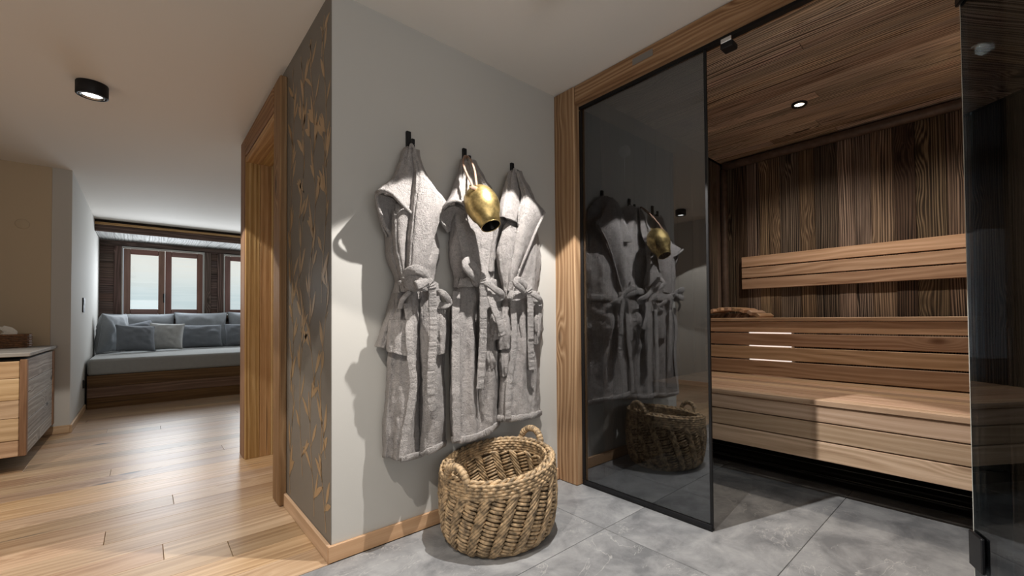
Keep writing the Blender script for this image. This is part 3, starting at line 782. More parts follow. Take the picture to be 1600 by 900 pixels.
SR1 = [
 ('body', 'sheet', [
  [(633,232,.03),(636,231,.045),(639,230,.055),(641,230,.06),(643,230,.06),(645,231,.06),(648,232,.055),(651,233,.045),(654,234,.03)],
  [(618,272,.012),(622,271,.045),(628,270,.06),(635,270,.06),(641,270,.065),(647,270,.07),(653,270,.065),(657,270,.05),(661,272,.012)],
  [(604,310,.012),(611,310,.05),(621,310,.07),(632,310,.07),(642,310,.08),(652,310,.085),(664,310,.08),(676,310,.06),(686,310,.012)],
  [(604,360,.012),(610,360,.055),(618,360,.085),(630,360,.075),(640,360,.09),(652,360,.10),(666,360,.09),(675,360,.07),(683,360,.012)],
  [(607,405,.012),(611,405,.06),(619,405,.09),(628,405,.08),(638,405,.10),(650,405,.105),(662,405,.095),(676,405,.085),(685,405,.012)],
  [(619,440,.015),(622,440,.06),(629,440,.085),(637,440,.085),(645,440,.10),(653,440,.10),(662,440,.095),(673,440,.07),(680,440,.015)],
  [(613,478,.012),(618,478,.065),(626,478,.095),(634,478,.075),(644,478,.115),(655,478,.08),(664,478,.10),(680,478,.085),(691,478,.012)],
  [(610,540,.012),(613,540,.07),(622,540,.10),(633,540,.10),(645,540,.125),(655,540,.06),(664,540,.10),(681,540,.10),(694,540,.012)],
  [(606,600,.012),(610,600,.07),(620,600,.095),(633,600,.11),(646,600,.12),(656,600,.05),(666,600,.095),(684,600,.105),(696,600,.012)],
  [(602,660,.012),(606,660,.07),(617,660,.085),(629,660,.115),(643,660,.115),(655,660,.045),(668,660,.10),(686,660,.10),(697,660,.012)],
  [(600,714,.012),(605,715,.065),(614,717,.08),(627,720,.115),(642,717,.11),(654,713,.055),(668,709,.10),(684,702,.095),(696,695,.012)]],
  dict(nu=64, nv=90, wr=.009)),
 ('hem', 'ribbon', [(626,717,.12),(642,714,.115),(656,710,.065),(668,706,.103),(684,699,.10),(696,692,.02)], dict(width=.03, th=.014, crimp=.003)),
 ('front_edge', 'ribbon', [(636,474,.12),(640,500,.125),(640,530,.13),(643,570,.128),(646,600,.127),(641,640,.125),(633,680,.122),(629,716,.122)], dict(width=.036, th=.008, crimp=.0025)),
 ('collar', 'sheet', [
  [(637,232,.06),(639,232,.066),(641,232,.07),(643,233,.07),(645,234,.066)],
  [(617,280,.05),(624,276,.075),(632,274,.085),(640,276,.085),(647,282,.08)],
  [(595,298,.06),(606,292,.095),(620,296,.105),(636,305,.10),(650,312,.09)],
  [(589,305,.07),(598,300,.115),(614,304,.13),(630,320,.12),(643,332,.10)]],
  dict(nu=36, nv=36, th=.012, wr=.004)),
 ('collar_fold', 'sheet', [
  [(590,306,.075),(596,304,.085),(604,306,.09),(612,309,.09),(619,313,.085)],
  [(591,325,.08),(596,324,.06),(602,325,.055),(609,326,.06),(617,328,.08)],
  [(597,348,.075),(600,346,.06),(604,346,.055),(609,346,.06),(613,346,.07)],
  [(605,370,.06),(606,369,.058),(607,368,.055),(609,367,.055),(611,366,.055)]],
  dict(nu=24, nv=30, th=.007, wr=.003)),
 ('collar_edge', 'ribbon', [(611,368,.065),(601,352,.08),(592,325,.09),(589,306,.09),(597,298,.125),(612,302,.14),(628,319,.13),(643,334,.11)], dict(width=.014, th=.014)),
 ('lapel', 'sheet', [
  [(642,232,.065),(645,232,.072),(648,233,.075),(651,235,.07),(654,238,.06)],
  [(650,268,.075),(654,266,.095),(659,267,.10),(664,272,.09),(670,278,.06)],
  [(646,305,.09),(654,300,.12),(666,297,.125),(680,300,.11),(692,308,.08)],
  [(642,335,.10),(651,330,.13),(665,325,.135),(681,322,.12),(698,319,.09)],
  [(640,365,.105),(648,360,.13),(660,356,.135),(674,352,.12),(686,346,.09)],
  [(638,400,.105),(645,397,.13),(655,393,.13),(666,388,.12),(677,380,.09)],
  [(637,438,.10),(642,438,.12),(650,438,.12),(658,436,.11),(667,432,.09)]],
  dict(nu=36, nv=60, th=.010, wr=.005)),
 ('lapel', 'sheet', [
  [(618,318,.09),(624,318,.10),(630,322,.11),(636,328,.11),(642,334,.10)],
  [(615,345,.085),(621,345,.105),(628,346,.115),(634,347,.11),(640,348,.095)],
  [(617,390,.085),(623,390,.11),(629,390,.115),(634,390,.105),(638,390,.09)],
  [(629,438,.085),(632,438,.105),(635,438,.108),(637,438,.10),(639,438,.09)]],
  dict(nu=24, nv=40, th=.009, wr=.004)),
 ('sleeve', 'sheet', [
  [(619,452,.02),(622,452,.055),(626,452,.07),(631,452,.075),(635,452,.05)],
  [(607,490,.015),(611,490,.055),(617,490,.08),(625,490,.085),(632,490,.06)],
  [(597,520,.015),(601,521,.055),(606,522,.075),(614,524,.06),(620,525,.05)],
  [(589,542,.015),(594,543,.055),(600,544,.07),(606,546,.055),(610,547,.04)]],
  dict(nu=28, nv=30, th=.012, wr=.006)),
 ('pocket', 'sheet', [
  [(611,500,.085),(617,499,.105),(624,499,.112),(631,500,.112),(637,500,.11)],
  [(609,528,.08),(615,528,.108),(623,529,.116),(631,530,.115),(639,531,.12)],
  [(608,549,.08),(614,551,.108),(622,554,.116),(631,556,.118),(640,557,.128)]],
  dict(nu=20, nv=20, th=.012, wr=.004)),
 ('sleeve', 'sheet', [
  [(681,484,.06),(685,482,.10),(690,482,.11),(695,483,.10),(699,486,.04)],
  [(678,515,.07),(683,515,.11),(690,515,.125),(696,515,.105),(700,516,.04)],
  [(680,554,.08),(685,555,.115),(690,554,.12),(695,553,.10),(698,552,.04)]],
  dict(nu=24, nv=24, th=.012, wr=.01)),
 ('belt', 'ribbon', [(617,452,.02),(620,449,.07),(628,447,.105),(640,446,.125),(652,446,.13),(664,446,.125),(676,448,.10),(683,450,.03)], dict(width=.052, th=.016, crimp=.002)),
 ('belt_knot', 'knot', ((648,440,.145), .052, .040, .040), dict(seed=1.1)),
 ('belt_loop', 'ribbon', [(634,432,.15),(640,424,.17),(650,421,.18),(660,425,.175),(665,434,.16),(660,442,.17),(650,446,.18)], dict(width=.040, th=.016)),
 ('belt_tail', 'ribbon', [(664,444,.15),(671,441,.155),(675,450,.15),(676,480,.142),(677,520,.14),(675,560,.135),(673,600,.132),(675,643,.125)], dict(width=.040, th=.009, crimp=.004, steps=110)),
 ('belt_tail', 'ribbon', [(680,458,.11),(690,457,.135),(698,464,.13),(702,473,.115),(694,478,.12),(686,476,.11)], dict(width=.03, th=.012)),
 ('belt_tail', 'ribbon', [(640,456,.14),(634,462,.145),(628,470,.14),(625,482,.125)], dict(width=.02, th=.01)),
 ('hanging_loop', 'ribbon', [(638,262,.075),(639,244,.075),(641,231,.066),(643,226,.058),(646,231,.066),(650,250,.075),(654,272,.085)], dict(width=.013, th=.005)),
]
SR2 = [
 ('body', 'sheet', [
  [(722,250,.03),(724,249,.045),(727,248,.055),(729,248,.06),(731,248,.06),(733,248,.06),(736,249,.055),(739,250,.045),(742,252,.03)],
  [(714,285,.012),(718,285,.045),(723,285,.06),(730,285,.06),(737,285,.06),(744,285,.06),(751,285,.06),(758,285,.045),(764,287,.012)],
  [(704,330,.012),(709,330,.05),(717,330,.07),(728,330,.055),(740,330,.05),(752,330,.05),(764,330,.06),(775,330,.055),(783,330,.012)],
  [(704,380,.012),(707,380,.055),(715,380,.075),(727,380,.07),(740,380,.05),(753,380,.055),(764,380,.06),(771,380,.05),(775,380,.012)],
  [(706,412,.012),(710,412,.055),(717,412,.08),(729,412,.075),(742,412,.05),(754,412,.06),(763,412,.06),(770,412,.05),(774,412,.012)],
  [(712,447,.015),(716,447,.055),(724,447,.075),(733,447,.08),(743,447,.075),(753,447,.08),(762,447,.08),(769,447,.055),(774,447,.015)],
  [(706,485,.012),(710,485,.06),(718,485,.095),(729,485,.085),(740,485,.09),(747,485,.05),(755,485,.09),(768,485,.08),(778,485,.012)],
  [(705,540,.012),(709,540,.065),(717,540,.10),(728,540,.09),(739,540,.10),(747,540,.045),(756,540,.09),(770,540,.10),(781,540,.012)],
  [(705,600,.012),(709,600,.07),(717,600,.10),(728,600,.09),(740,600,.105),(748,600,.045),(757,600,.09),(770,600,.095),(782,600,.012)],
  [(706,650,.012),(710,650,.07),(718,650,.10),(729,650,.095),(741,650,.105),(750,650,.07),(759,650,.09),(770,650,.09),(779,650,.012)],
  [(707,691,.012),(711,692,.07),(719,691,.10),(730,690,.10),(742,687,.10),(752,683,.085),(761,679,.09),(770,673,.085),(778,666,.012)]],
  dict(nu=64, nv=90, wr=.009)),
 ('hem', 'ribbon', [(707,687,.08),(719,687,.11),(730,686,.108),(742,683,.108),(752,679,.093),(761,675,.097),(770,669,.093),(779,661,.02)], dict(width=.034, th=.016, crimp=.003)),
 ('front_edge', 'ribbon', [(714,456,.10),(712,475,.108),(712,510,.112),(712,550,.112),(712,600,.112),(713,650,.112),(714,690,.112)], dict(width=.042, th=.009, crimp=.003)),
 ('front_edge', 'ribbon', [(718,350,.085),(723,372,.092),(728,395,.095),(733,418,.092),(737,440,.09)], dict(width=.046, th=.010, crimp=.002)),
 ('lapel', 'sheet', [
  [(724,356,.095),(716,352,.095),(713,356,.085),(709,362,.07)],
  [(722,380,.09),(714,380,.09),(708,382,.075),(704,386,.06)],
  [(727,410,.09),(718,412,.09),(709,412,.075),(703,404,.05)],
  [(735,443,.085),(727,445,.085),(719,444,.07),(713,440,.05)]],
  dict(nu=20, nv=36, th=.009, wr=.004)),
 ('collar', 'sheet', [
  [(724,252,.06),(726,251,.066),(728,251,.07),(731,252,.07),(734,253,.066)],
  [(715,283,.06),(721,280,.085),(727,280,.095),(733,283,.09),(739,288,.08)],
  [(704,312,.065),(713,304,.105),(722,302,.115),(731,308,.105),(739,316,.09)],
  [(690,330,.06),(699,319,.11),(711,313,.13),(724,318,.12),(733,328,.10)]],
  dict(nu=36, nv=36, th=.012, wr=.006)),
 ('collar_fold', 'sheet', [
  [(690,332,.06),(700,325,.075),(710,322,.08),(720,326,.08),(728,332,.085)],
  [(687,342,.055),(697,342,.045),(707,344,.045),(716,348,.055),(722,352,.07)],
  [(700,362,.05),(704,362,.042),(708,364,.04),(712,366,.045),(715,368,.055)]],
  dict(nu=24, nv=24, th=.007, wr=.003)),
 ('collar_edge', 'ribbon', [(700,362,.055),(689,344,.07),(689,331,.075),(699,319,.125),(711,313,.14),(724,318,.13),(733,329,.11)], dict(width=.014, th=.014)),
 ('lapel', 'sheet', [
  [(735,254,.06),(738,254,.066),(741,256,.065),(744,258,.055)],
  [(752,290,.05),(757,288,.075),(763,291,.08),(769,298,.05)],
  [(758,322,.05),(766,318,.08),(775,320,.085),(783,327,.05)],
  [(771,356,.05),(777,350,.075),(783,346,.07),(789,341,.05)],
  [(768,392,.05),(770,390,.06),(772,388,.055),(775,385,.04)],
  [(764,425,.06),(767,425,.07),(770,425,.065),(773,425,.04)]],
  dict(nu=28, nv=48, th=.010, wr=.005)),
 ('sleeve', 'sheet', [
  [(766,482,.08),(771,480,.105),(777,480,.11),(783,481,.10),(788,484,.05)],
  [(765,508,.085),(771,508,.12),(778,508,.135),(785,508,.115),(789,509,.05)],
  [(764,532,.085),(769,533,.11),(775,532,.115),(781,530,.10),(785,528,.05)]],
  dict(nu=24, nv=24, th=.013, wr=.012)),
 ('pocket', 'sheet', [
  [(760,548,.085),(765,547,.105),(771,547,.11),(776,548,.10),(780,550,.06)],
  [(760,560,.085),(765,562,.11),(771,562,.115),(775,561,.10),(778,560,.06)],
  [(762,574,.085),(767,577,.105),(772,574,.105),(775,570,.095),(777,566,.06)]],
  dict(nu=20, nv=16, th=.012, wr=.006)),
 ('belt', 'ribbon', [(711,444,.02),(714,442,.07),(722,442,.10),(732,441,.105),(744,440,.11),(756,441,.105),(768,442,.085),(775,444,.03)], dict(width=.046, th=.017, crimp=.002)),
 ('belt_knot', 'knot', ((747,437,.125), .035, .034, .034), dict(seed=2.2)),
 ('belt_loop', 'ribbon', [(745,437,.14),(736,428,.16),(728,418,.17),(727,410,.165),(733,407,.155),(740,415,.15),(747,427,.14),(752,434,.14)], dict(width=.034, th=.014)),
 ('belt_loop', 'ribbon', [(752,437,.14),(762,443,.15),(774,452,.15),(783,458,.14),(784,464,.13),(776,466,.13),(765,458,.125),(754,448,.125)], dict(width=.034, th=.014)),
 ('belt_tail', 'ribbon', [(747,430,.14),(753,432,.15),(755,445,.145),(755,480,.135),(755,520,.13),(753,560,.128),(750,608,.122)], dict(width=.043, th=.009, crimp=.004, steps=110)),
 ('belt_tail', 'ribbon', [(760,452,.125),(766,465,.14),(772,482,.15),(779,500,.155),(786,524,.15)], dict(width=.036, th=.009, crimp=.003)),
 ('hanging_loop', 'ribbon', [(725,278,.09),(726,262,.08),(728,251,.066),(730,246,.058),(733,251,.066),(738,270,.08)], dict(width=.012, th=.005)),
]
SR3 = [
 ('body', 'sheet', [
  [(796,268,.03),(799,267,.045),(801,266,.055),(803,266,.06),(805,266,.06),(807,266,.06),(810,267,.055),(813,268,.045),(816,270,.03)],
  [(786,308,.012),(791,307,.045),(797,306,.06),(803,306,.06),(809,306,.065),(816,306,.07),(823,306,.065),(829,307,.045),(834,309,.012)],
  [(781,350,.012),(786,350,.05),(793,350,.07),(801,350,.07),(809,350,.075),(818,350,.075),(828,350,.07),(835,350,.05),(839,352,.012)],
  [(776,400,.012),(781,400,.055),(788,400,.08),(797,400,.08),(807,400,.08),(818,400,.075),(830,400,.08),(839,400,.06),(845,400,.012)],
  [(783,435,.012),(787,435,.055),(793,435,.08),(800,435,.08),(810,435,.07),(820,435,.07),(831,435,.075),(838,435,.055),(843,435,.012)],
  [(789,462,.015),(792,462,.055),(798,462,.08),(805,462,.08),(812,462,.075),(820,462,.08),(828,462,.08),(835,462,.055),(840,462,.015)],
  [(783,500,.012),(787,500,.06),(793,500,.085),(802,500,.10),(810,500,.08),(818,500,.10),(828,500,.09),(840,500,.085),(847,500,.012)],
  [(780,550,.012),(784,550,.065),(791,550,.09),(801,550,.10),(810,550,.09),(820,550,.105),(829,550,.085),(838,550,.08),(844,550,.012)],
  [(779,590,.012),(783,590,.065),(789,590,.09),(798,590,.10),(808,590,.095),(819,590,.105),(829,590,.05),(838,590,.08),(843,590,.012)],
  [(779,625,.012),(783,625,.065),(789,625,.09),(797,625,.10),(808,625,.10),(819,625,.10),(830,625,.085),(838,625,.08),(844,625,.012)],
  [(778,658,.012),(783,659,.065),(789,659,.09),(797,659,.10),(808,658,.10),(819,657,.10),(830,655,.09),(838,653,.08),(845,650,.012)]],
  dict(nu=64, nv=80, wr=.009)),
 ('hem', 'ribbon', [(778,653,.06),(789,654,.098),(800,654,.108),(812,653,.108),(824,651,.10),(836,648,.088),(845,645,.02)], dict(width=.034, th=.016, crimp=.003)),
 ('front_edge', 'ribbon', [(801,470,.105),(803,500,.11),(803,530,.112),(801,560,.112),(796,595,.112),(794,625,.112),(794,655,.112)], dict(width=.038, th=.009, crimp=.003)),
 ('collar', 'sheet', [
  [(797,270,.06),(799,269,.066),(801,269,.07),(804,270,.07),(807,271,.066)],
  [(788,300,.06),(795,297,.085),(801,298,.095),(806,302,.09),(811,308,.08)],
  [(783,328,.065),(790,324,.105),(798,324,.11),(805,328,.10),(811,333,.09)],
  [(781,340,.06),(789,340,.115),(797,342,.12),(804,345,.11),(808,348,.09)]],
  dict(nu=30, nv=30, th=.012, wr=.004)),
 ('lapel', 'sheet', [
  [(788,352,.085),(793,350,.095),(798,352,.10),(803,354,.095),(808,356,.09)],
  [(780,380,.075),(786,380,.09),(793,380,.10),(800,380,.10),(806,380,.09)],
  [(778,405,.06),(784,408,.085),(790,410,.095),(796,412,.095),(802,413,.09)],
  [(788,456,.06),(790,456,.08),(793,456,.088),(796,456,.088),(799,456,.085)]],
  dict(nu=24, nv=36, th=.009, wr=.004)),
 ('lapel', 'sheet', [
  [(806,270,.065),(809,270,.072),(812,272,.072),(816,274,.06)],
  [(815,305,.08),(821,300,.10),(828,304,.10),(835,311,.07)],
  [(811,332,.095),(822,326,.12),(836,326,.115),(851,332,.075)],
  [(807,362,.10),(816,360,.12),(827,358,.115),(838,357,.085)],
  [(802,395,.10),(809,394,.115),(817,392,.11),(826,388,.085)],
  [(798,425,.095),(802,425,.11),(807,424,.105),(812,422,.08)],
  [(795,456,.09),(797,456,.10),(799,456,.098),(802,455,.085)]],
  dict(nu=30, nv=60, th=.010, wr=.004)),
 ('lapel_edge', 'ribbon', [(851,332,.085),(838,359,.095),(825,391,.095),(811,424,.09),(801,455,.09)], dict(width=.012, th=.012)),
 ('sleeve', 'sheet', [
  [(834,472,.06),(839,470,.095),(843,470,.10),(847,471,.09),(850,474,.03)],
  [(834,505,.07),(839,505,.11),(844,505,.115),(847,505,.09),(849,506,.03)],
  [(834,536,.07),(838,539,.10),(841,537,.10),(844,534,.08),(846,530,.03)]],
  dict(nu=24, nv=24, th=.013, wr=.010)),
 ('sleeve', 'sheet', [
  [(784,482,.03),(788,480,.08),(793,479,.095),(797,480,.09),(800,482,.08)],
  [(778,515,.03),(783,515,.09),(789,515,.11),(795,515,.105),(799,516,.09)],
  [(777,545,.03),(783,546,.085),(789,546,.10),(795,545,.10),(798,543,.09)]],
  dict(nu=24, nv=24, th=.013, wr=.010)),
 ('pocket', 'sheet', [
  [(781,552,.06),(786,551,.09),(791,551,.10),(796,552,.10)],
  [(781,570,.06),(786,571,.095),(791,571,.105),(796,570,.10)],
  [(783,586,.06),(787,588,.09),(791,588,.10),(795,585,.10)]],
  dict(nu=18, nv=18, th=.012, wr=.006)),
 ('belt', 'ribbon', [(787,462,.02),(790,461,.07),(798,461,.10),(808,461,.105),(818,460,.105),(828,460,.10),(836,461,.08),(841,462,.03)], dict(width=.046, th=.017, crimp=.002)),
 ('belt_knot', 'knot', ((821,455,.12), .026, .028, .026), dict(seed=3.4)),
 ('belt_loop', 'ribbon', [(819,455,.13),(812,449,.15),(806,443,.16),(808,437,.155),(815,440,.145),(822,448,.135)], dict(width=.034, th=.014)),
 ('belt_loop', 'ribbon', [(826,455,.13),(834,460,.14),(842,466,.135),(845,471,.12),(838,472,.115),(829,464,.115)], dict(width=.030, th=.013)),
 ('belt_tail', 'ribbon', [(820,450,.13),(826,452,.14),(828,464,.135),(829,500,.128),(829,540,.122),(831,578,.118)], dict(width=.042, th=.009, crimp=.004, steps=90)),
 ('hanging_loop', 'ribbon', [(799,295,.09),(800,278,.08),(802,268,.066),(804,264,.058),(807,268,.066),(812,285,.08),(817,305,.09)], dict(width=.012, th=.005)),
]
robe('longest grey terry bathrobe with a wide curled collar, on the left hook', 0, SR1)
robe('grey terry bathrobe hanging behind the brass bell on the middle hook', 1, SR2)
robe('shortest grey terry bathrobe with a pointed lapel, on the right hook beside the post', 2, SR3)

# ------------------------------------------------------------------ cowbell on its leather strap
c0 = W3((744, 297, .15)); c1 = W3((767, 353, .225))
ax = (c1-c0); BL = ax.length; az = ax.normalized()
sx_ = az.cross(Vector((0, 1, 0))).normalized(); sy_ = az.cross(sx_)
BM = Matrix((sx_, sy_, az)).transposed().to_4x4(); BM.translation = c0
cb = thing('cowbell', 'round aged brass cowbell hanging by leather straps on the middle hook', 'bell', M=T(*c0))
prof = [(0, 0), (.03, .001), (.052, .008), (.067, .026), (.078, .055), (.083, .085), (.08, .115), (.071, .145), (.058, .17), (.047, BL), (.044, BL), (.054, .165), (.075, .115), (.077, .07), (.055, .02), (0, .012)]
lathe('bell_body', prof[:11], M_brass, cb, BM, 48)
lathe('bell_inside', prof[10:], M_bellin, cb, BM, 40)
tube('rim_bead', [BM @ Vector((.046*math.cos(a), .046*math.sin(a), BL)) for a in [2*math.pi*k/16 for k in range(17)]], .0025, M_brass, cb, 6, 48)
tube('clapper', [BM @ Vector((0, 0, .06)), BM @ Vector((.003, 0, .12)), BM @ Vector((.004, 0, BL+.012))], .006, M_black, cb, 8, 10, lambda t: .5+.9*t)
tube('loop_staple', [BM @ Vector((-.03, 0, .004)), BM @ Vector((-.028, 0, -.02)), BM @ Vector((0, 0, -.026)), BM @ Vector((.028, 0, -.02)), BM @ Vector((.03, 0, .004))], .004, M_brass, cb, 8)
v, f = ribbon_vf([(739, 296, .19), (737, 287, .185), (731, 275, .16), (725, 260, .12), (724, 250, .085), (727, 244, .07), (730, 247, .066)], .012, .006)
mesh('strap', v, f, M_leather, cb, True)
v, f = ribbon_vf([(746, 296, .19), (744, 284, .185), (742, 268, .155), (737, 253, .115), (732, 245, .08), (729, 245, .07)], .012, .006)
mesh('strap', v, f, M_leather, cb, True)
v, f = ribbon_vf([(736, 292, .2), (741, 294, .205), (748, 296, .2)], .02, .008)
mesh('strap_wrap', v, f, M_leather, cb, True)

# ------------------------------------------------------------------ woven basket
random.seed(31)
BC = Vector((1.2, 1.675, 0))
bk = thing('wicker_basket', 'large round basket woven in a herringbone pattern with two handles, on the tiles', 'basket', BC)
def zr(a): return .335+.028*math.cos(a-.35)
PR = [(0, .212), (.02, .235), (.06, .252), (.13, .262), (.2, .264), (.27, .26), (.34, .255), (.40, .252)]
def rad(z):
    for (z0, r0_), (z1, r1_) in zip(PR, PR[1:]):
        if z <= z1: return r0_+(r1_-r0_)*(z-z0)/(z1-z0)
    return PR[-1][1]
def bpt(a, z, dr=0):
    r = rad(z)+dr; return BC+Vector((r*math.cos(a), r*math.sin(a), z+.006))
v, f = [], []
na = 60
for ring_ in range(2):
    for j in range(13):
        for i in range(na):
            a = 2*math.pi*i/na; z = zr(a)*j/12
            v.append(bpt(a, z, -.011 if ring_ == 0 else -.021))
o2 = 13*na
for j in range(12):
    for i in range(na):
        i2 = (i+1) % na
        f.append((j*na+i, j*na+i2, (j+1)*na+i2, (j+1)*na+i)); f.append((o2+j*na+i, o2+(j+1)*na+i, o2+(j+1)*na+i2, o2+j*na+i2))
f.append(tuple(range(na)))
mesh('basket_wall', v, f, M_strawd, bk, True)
def strand(P, r, n=6, steps=5):
    return tube_vf(P, r, n, steps, lambda t: .55+.45*math.sin(math.pi*min(max(t, .02), .98))**.5)
parts_o, parts_i = [], []
NC = 30; da = 2*math.pi/NC; topb = .06
for c in range(NC):
    up_ = (c % 2 == 0)
    zp = .0155 if up_ else .0235
    for side in (0, 1):
        z = -.06
        while z < .42:
            zc = z+random.uniform(-.002, .002)
            aa = c*da+zc*1.35                        # columns lean around the basket
            if up_: z0_, z1_, ea = zc+.008, zc-.008, 1.05
            else: z0_, z1_, ea = zc-.036, zc+.036, 1.28
            lim = zr(aa)-topb
            if min(z0_, z1_) < lim-.004 and max(z0_, z1_) > .006:
                P = []
                for t in (0, .33, .66, 1):
                    a = aa+da*ea*(t-.5); zz = min(max(z0_+(z1_-z0_)*t, .004), lim+.006)
                    bul = ((.003 if up_ else .006) if side == 0 else -.030)+(.0055 if side == 0 else -.004)*math.sin(math.pi*t)-.006
                    P.append(bpt(a, zz, bul))
                (parts_o if side == 0 else parts_i).append(strand(P, (.0076 if up_ else .0078)*random.uniform(.85, 1.12)))
            z += zp
# rim rows: short horizontal coils
NR = 46
for k in range(5):
    for c in range(NR):
        for side in (0, 1):
            a0 = 2*math.pi*(c+.5*(k % 2))/NR
            P = []
            for t in (0, .33, .66, 1):
                a = a0+2*math.pi/NR*1.25*(t-.5); zz = zr(a)-topb+.008+k*.0125
                P.append(bpt(a, zz, (0 if side == 0 else -.03)+(.005 if side == 0 else -.004)*math.sin(math.pi*t)))
            (parts_o if side == 0 else parts_i).append(strand(P, .0080*random.uniform(.85, 1.1)))
v, f = join(parts_o); o = mesh('outer_weave', v, f, M_straw, bk, True); o['kind'] = 'stuff'
v, f = join(parts_i); o = mesh('inner_weave', v, f, M_straw, bk, True); o['kind'] = 'stuff'
# braided rim and foot
for nm, zf, dr, rr in (('rim', lambda a: zr(a)+.002, -.014, .0085), ('foot', lambda a: .006, -.012, .011)):
    ps = []
    for s in range(2):
        P = []
        for i in range(161):
            a = 2*math.pi*i/160; tw = a*22+s*math.pi
            P.append(bpt(a, max(zf(a)+.007*math.sin(tw), .004), dr+.007*math.cos(tw)))
        ps.append(tube_vf(P, rr, 6, 320))
    v, f = join(ps); mesh(nm, v, f, M_straw, bk, True)
for a, lean in ((3.30, -.0), (.22, .0)):
    e = BC+Vector((math.cos(a)*.242, math.sin(a)*.242, 0)); tg = Vector((-math.sin(a), math.cos(a), 0)); ot_ = Vector((math.cos(a), math.sin(a), 0))
    zt = zr(a); P = []
    for k in range(9):
        th = math.pi*k/8
        P.append(e+tg*(.068*math.cos(th))+ot_*(.012*math.sin(th))+Vector((0, 0, zt-.045+.035*min(1, math.sin(th)*2)+.078*math.sin(th))))
    P = [P[0]-Vector((0, 0, .05))]+P+[P[-1]-Vector((0, 0, .05))]
    tube('handle', P, .0155, M_straw, bk, 10, 220, lambda t: .9+.22*abs(math.sin(t*math.pi*21))**.6)

# ------------------------------------------------------------------ daybed under the windows
db = thing('daybed', 'built-in daybed with a dark plank base and grey mattress under the windows', 'daybed', (.9, 7.4, 0))
YF = 7.36
for z0, z1 in ((.0, .125), (.127, .25), (.252, .385)):
    board('base_plank', (-.452, YF, z0), (2.28, YF+.03, z1), 'x', 'y', M_plinth, db, .003)
box('base_frame', (-.45, YF+.031, .0), (2.28, YW-.06, .384), M_plinth, db)
box('mattress', (-.452, YF-.01, .387), (1.42, YW-.06, .575), M_mattress, db, .03, 3)
box('mattress', (1.425, YF-.01, .387), (2.28, YW-.06, .575), M_mattress, db, .03, 3)
def pillow(name, label, c, w, h, t, mat, rz=0, rx=0, ry=0, group=None, seam=False, pinch=.06, seed=0):
    """upright cushion: local X width, Z height, Y thickness; c is the centre of its bottom edge"""
    M = T(*c) @ Matrix.Rotation(rz, 4, 'Z') @ Matrix.Rotation(rx, 4, 'X') @ Matrix.Rotation(ry, 4, 'Y')
    root = thing(name, label, 'cushion', M=T(*c), group=group)
    n = 28; v, f = [], []
    for side in (1, -1):
        for j in range(n+1):
            for i in range(n+1):
                u, q = 2*i/n-1, 2*j/n-1
                u = math.sin(u*math.pi/2); q = math.sin(q*math.pi/2)
                th = t/2*(max(0, 1-abs(u)**2.6)*max(0, 1-abs(q)**2.6))**.42
                x = u*w/2*(1-pinch*(1-q*q)*abs(u)); z = h/2+q*h/2*(1-pinch*(1-u*u)*abs(q))
                cr = .022*noise.noise(Vector((u*1.9+seed, q*2.2, side*2)))+.016*noise.noise(Vector((u*4+q*3+seed*2, q*2-u*2, side)))+.007*noise.noise(Vector((u*9+seed, q*7, side)))
                e = (1-u**4)*(1-q**4)
                v.append((x, side*(th+cr*e), z-.4*abs(cr)*0))
    N1 = (n+1)**2
    for s in range(2):
        for j in range(n):
            for i in range(n):
                a = s*N1+j*(n+1)+i; f.append((a, a+1, a+n+2, a+n+1) if s else (a, a+n+1, a+n+2, a+1))
    bm = bmesh.new(); vs_ = [bm.verts.new(p) for p in v]
    for q in f: bm.faces.new([vs_[i] for i in q])
    bmesh.ops.remove_doubles(bm, verts=bm.verts[:], dist=1e-5)
    bm_obj('cover', bm, mat, root, M, True)
    # piping round the edge
    P = []
    for k in range(41):
        s = k/40*4; e = int(s) % 4; t_ = (s-int(s))*2-1
        u, q = ((t_, -1), (1, t_), (-t_, 1), (-1, -t_))[e]
        x = u*w/2*(1-pinch*(1-q*q)*abs(u)); z = h/2+q*h/2*(1-pinch*(1-u*u)*abs(q))
        P.append(M @ Vector((x, 0, z)))
    tube('piping', P, .006, mat, root, 6, 120)
    return root
SZ = .576
gb = 'back cushions along the window wall'
pillow('back_cushion', 'long grey back cushion under the first window, behind the left throw pillows', (-.03, 9.28, SZ+.012), .80, .54, .24, M_linen, 0, R(-6), 0, gb, seed=1)
pillow('back_cushion', 'long grey back cushion behind the dark lumbar pillow', (.70, 9.26, SZ+.012), .66, .56, .24, M_linen, 0, R(-6), 0, gb, seed=2)
pillow('back_cushion', 'grey back cushion at the right, partly hidden by the door casing', (1.38, 9.27, SZ+.012), .66, .57, .24, M_linen, 0, R(-6), 0, gb, seed=3)
pillow('side_cushion', 'thick grey cushion standing against the white left wall', (-.33, 8.74, SZ+.01), .58, .53, .20, M_linen, R(68), R(6), 0, None, seed=4)
pillow('throw_pillow', 'dark grey pillow leaning in the corner behind two others', (.02, 9.02, SZ+.03), .40, .40, .15, M_linend, R(12), R(-14), R(-14), None, seed=5)
pillow('throw_pillow', 'dark grey square pillow in front of the thick side cushion', (-.06, 8.40, SZ+.025), .40, .37, .16, M_linend, R(18), R(-20), R(5), None, seed=6)
pillow('throw_pillow', 'light grey square pillow, palest on the daybed', (.24, 8.66, SZ+.025), .38, .39, .16, M_linenl, R(-6), R(-18), R(3), None, seed=7)
pillow('lumbar_pillow', 'long dark grey lumbar pillow beside the palest square pillow', (.67, 8.86, SZ+.025), .52, .36, .17, M_linend, 0, R(-20), 0, None, seed=8)
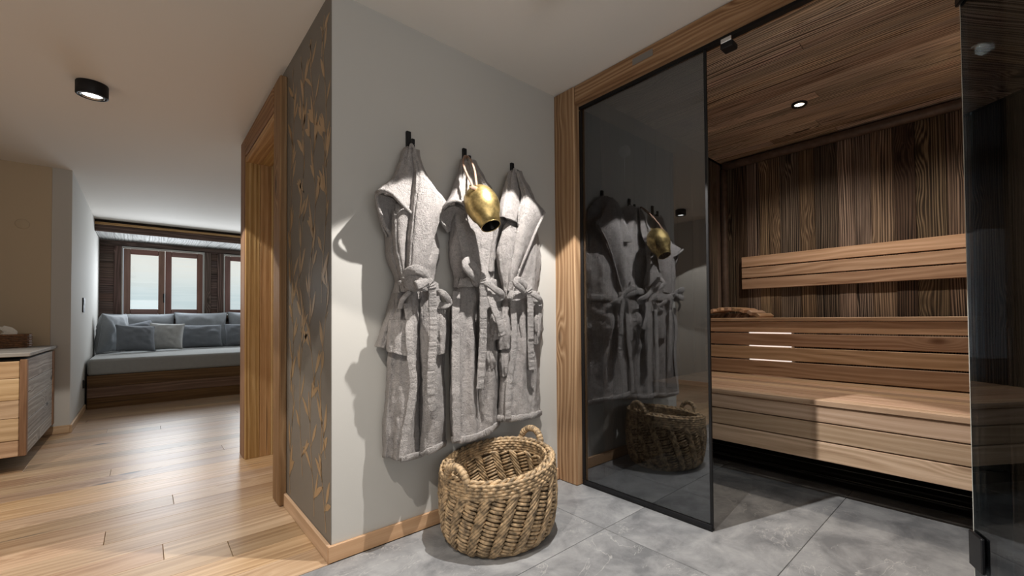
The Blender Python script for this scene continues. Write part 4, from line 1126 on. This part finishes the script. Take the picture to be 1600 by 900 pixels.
pillow('throw_pillow', 'dark grey pillow at the right, cut off by the door casing', (1.22, 8.9, SZ+.025), .50, .37, .17, M_linend, 0, R(-20), 0, None, seed=9)

# ------------------------------------------------------------------ cabinet and tissue box at the left
VX = -.555; VY0, VY1 = 4.62, 5.9; VZ0, VZ1 = .11, .80
vc = thing('wall_cabinet', 'floating cabinet with golden plank front and weathered grey plank side', 'cabinet', (-1.2, 5.2, VZ0))
box('carcass', (-1.9, VY0+.03, VZ0+.01), (VX-.03, VY1, VZ1-.045), M_dark, vc)
board('top', (-1.9, VY0-.01, VZ1-.026), (VX+.012, VY1+.02, VZ1), 'x', 'z', M_vgrey, vc, .004)
z = VZ0
for hh in (.105, .15, .12, .145, .115):
    board('front_plank', (-1.9, VY0, z+.001), (VX-.034, VY0+.028, z+hh-.001), 'x', 'y', M_vdoor, vc, .003); z += hh
board('corner_post', (VX-.032, VY0-.002, VZ0), (VX, VY0+.05, VZ1-.045), 'z', 'x', M_casing, vc, .003)
board('corner_post', (VX-.028, VY1-.1, VZ0), (VX, VY1, VZ1-.045), 'z', 'x', M_casing, vc, .003)
z = VZ0
for hh in (.1, .13, .125, .14, .15):
    board('side_plank', (VX-.024, VY0+.053, z+.001), (VX-.004, VY1-.103, z+hh-.001), 'y', 'x', M_vgrey, vc, .003); z += hh
tb = thing('tissue_box', 'dark rattan tissue box on the cabinet top', 'tissue box', (-.8, 5.62, VZ1))
tx0, tx1, ty0, ty1, tz = -.93, -.665, 5.55, 5.70, VZ1+.001
TXM = T(0, 0, 0)
box('box_core', (tx0+.004, ty0+.004, tz), (tx1-.004, ty1-.004, tz+.1), M_rattan, tb)
ps = []
for k in range(7):
    zz = tz+.012+k*.0145
    Pk = [(tx0, ty0, zz), (tx1, ty0, zz), (tx1, ty1, zz), (tx0, ty1, zz)]
    for a, b_ in ((0, 1), (1, 2), (2, 3), (3, 0)):
        A, B = Vector(Pk[a]), Vector(Pk[b_]); n_ = max(3, int((B-A).length/.012))
        out = Vector(((B-A).y, -(B-A).x, 0)).normalized()
        Q = [A+(B-A)*i/n_+out*(.003 if (i+k) % 2 else -.001) for i in range(n_+1)]
        ps.append(tube_vf(Q, .006, 5, n_))
v, f = join(ps); o = mesh('woven_bands', v, f, M_rattan, tb, True); o['kind'] = 'stuff'
tube('rim', [(tx0, ty0, tz+.104), (tx1, ty0, tz+.104), (tx1, ty1, tz+.104), (tx0, ty1, tz+.104), (tx0, ty0, tz+.104)], .007, M_rattan, tb, 6, 4)
v, f = [], []
nn = 14
for j in range(6):
    for i in range(nn):
        a = 2*math.pi*i/nn; r = (.045, .035, .03, .028, .026, .012)[j]*(1+.45*math.sin(3*a+j*.5)*(j/5))
        v.append((-.78+r*math.cos(a)*1.25+.006*j*math.sin(j), 5.62+r*math.sin(a)*.5, tz+.098+.014*j+(.012*math.sin(2*a+1) if j > 3 else 0)))
for j in range(5):
    for i in range(nn):
        i2 = (i+1) % nn; f.append((j*nn+i, j*nn+i2, (j+1)*nn+i2, (j+1)*nn+i))
f.append(tuple(range(5*nn, 6*nn)))
mesh('tissue', v, f, M_tissue, tb, False)
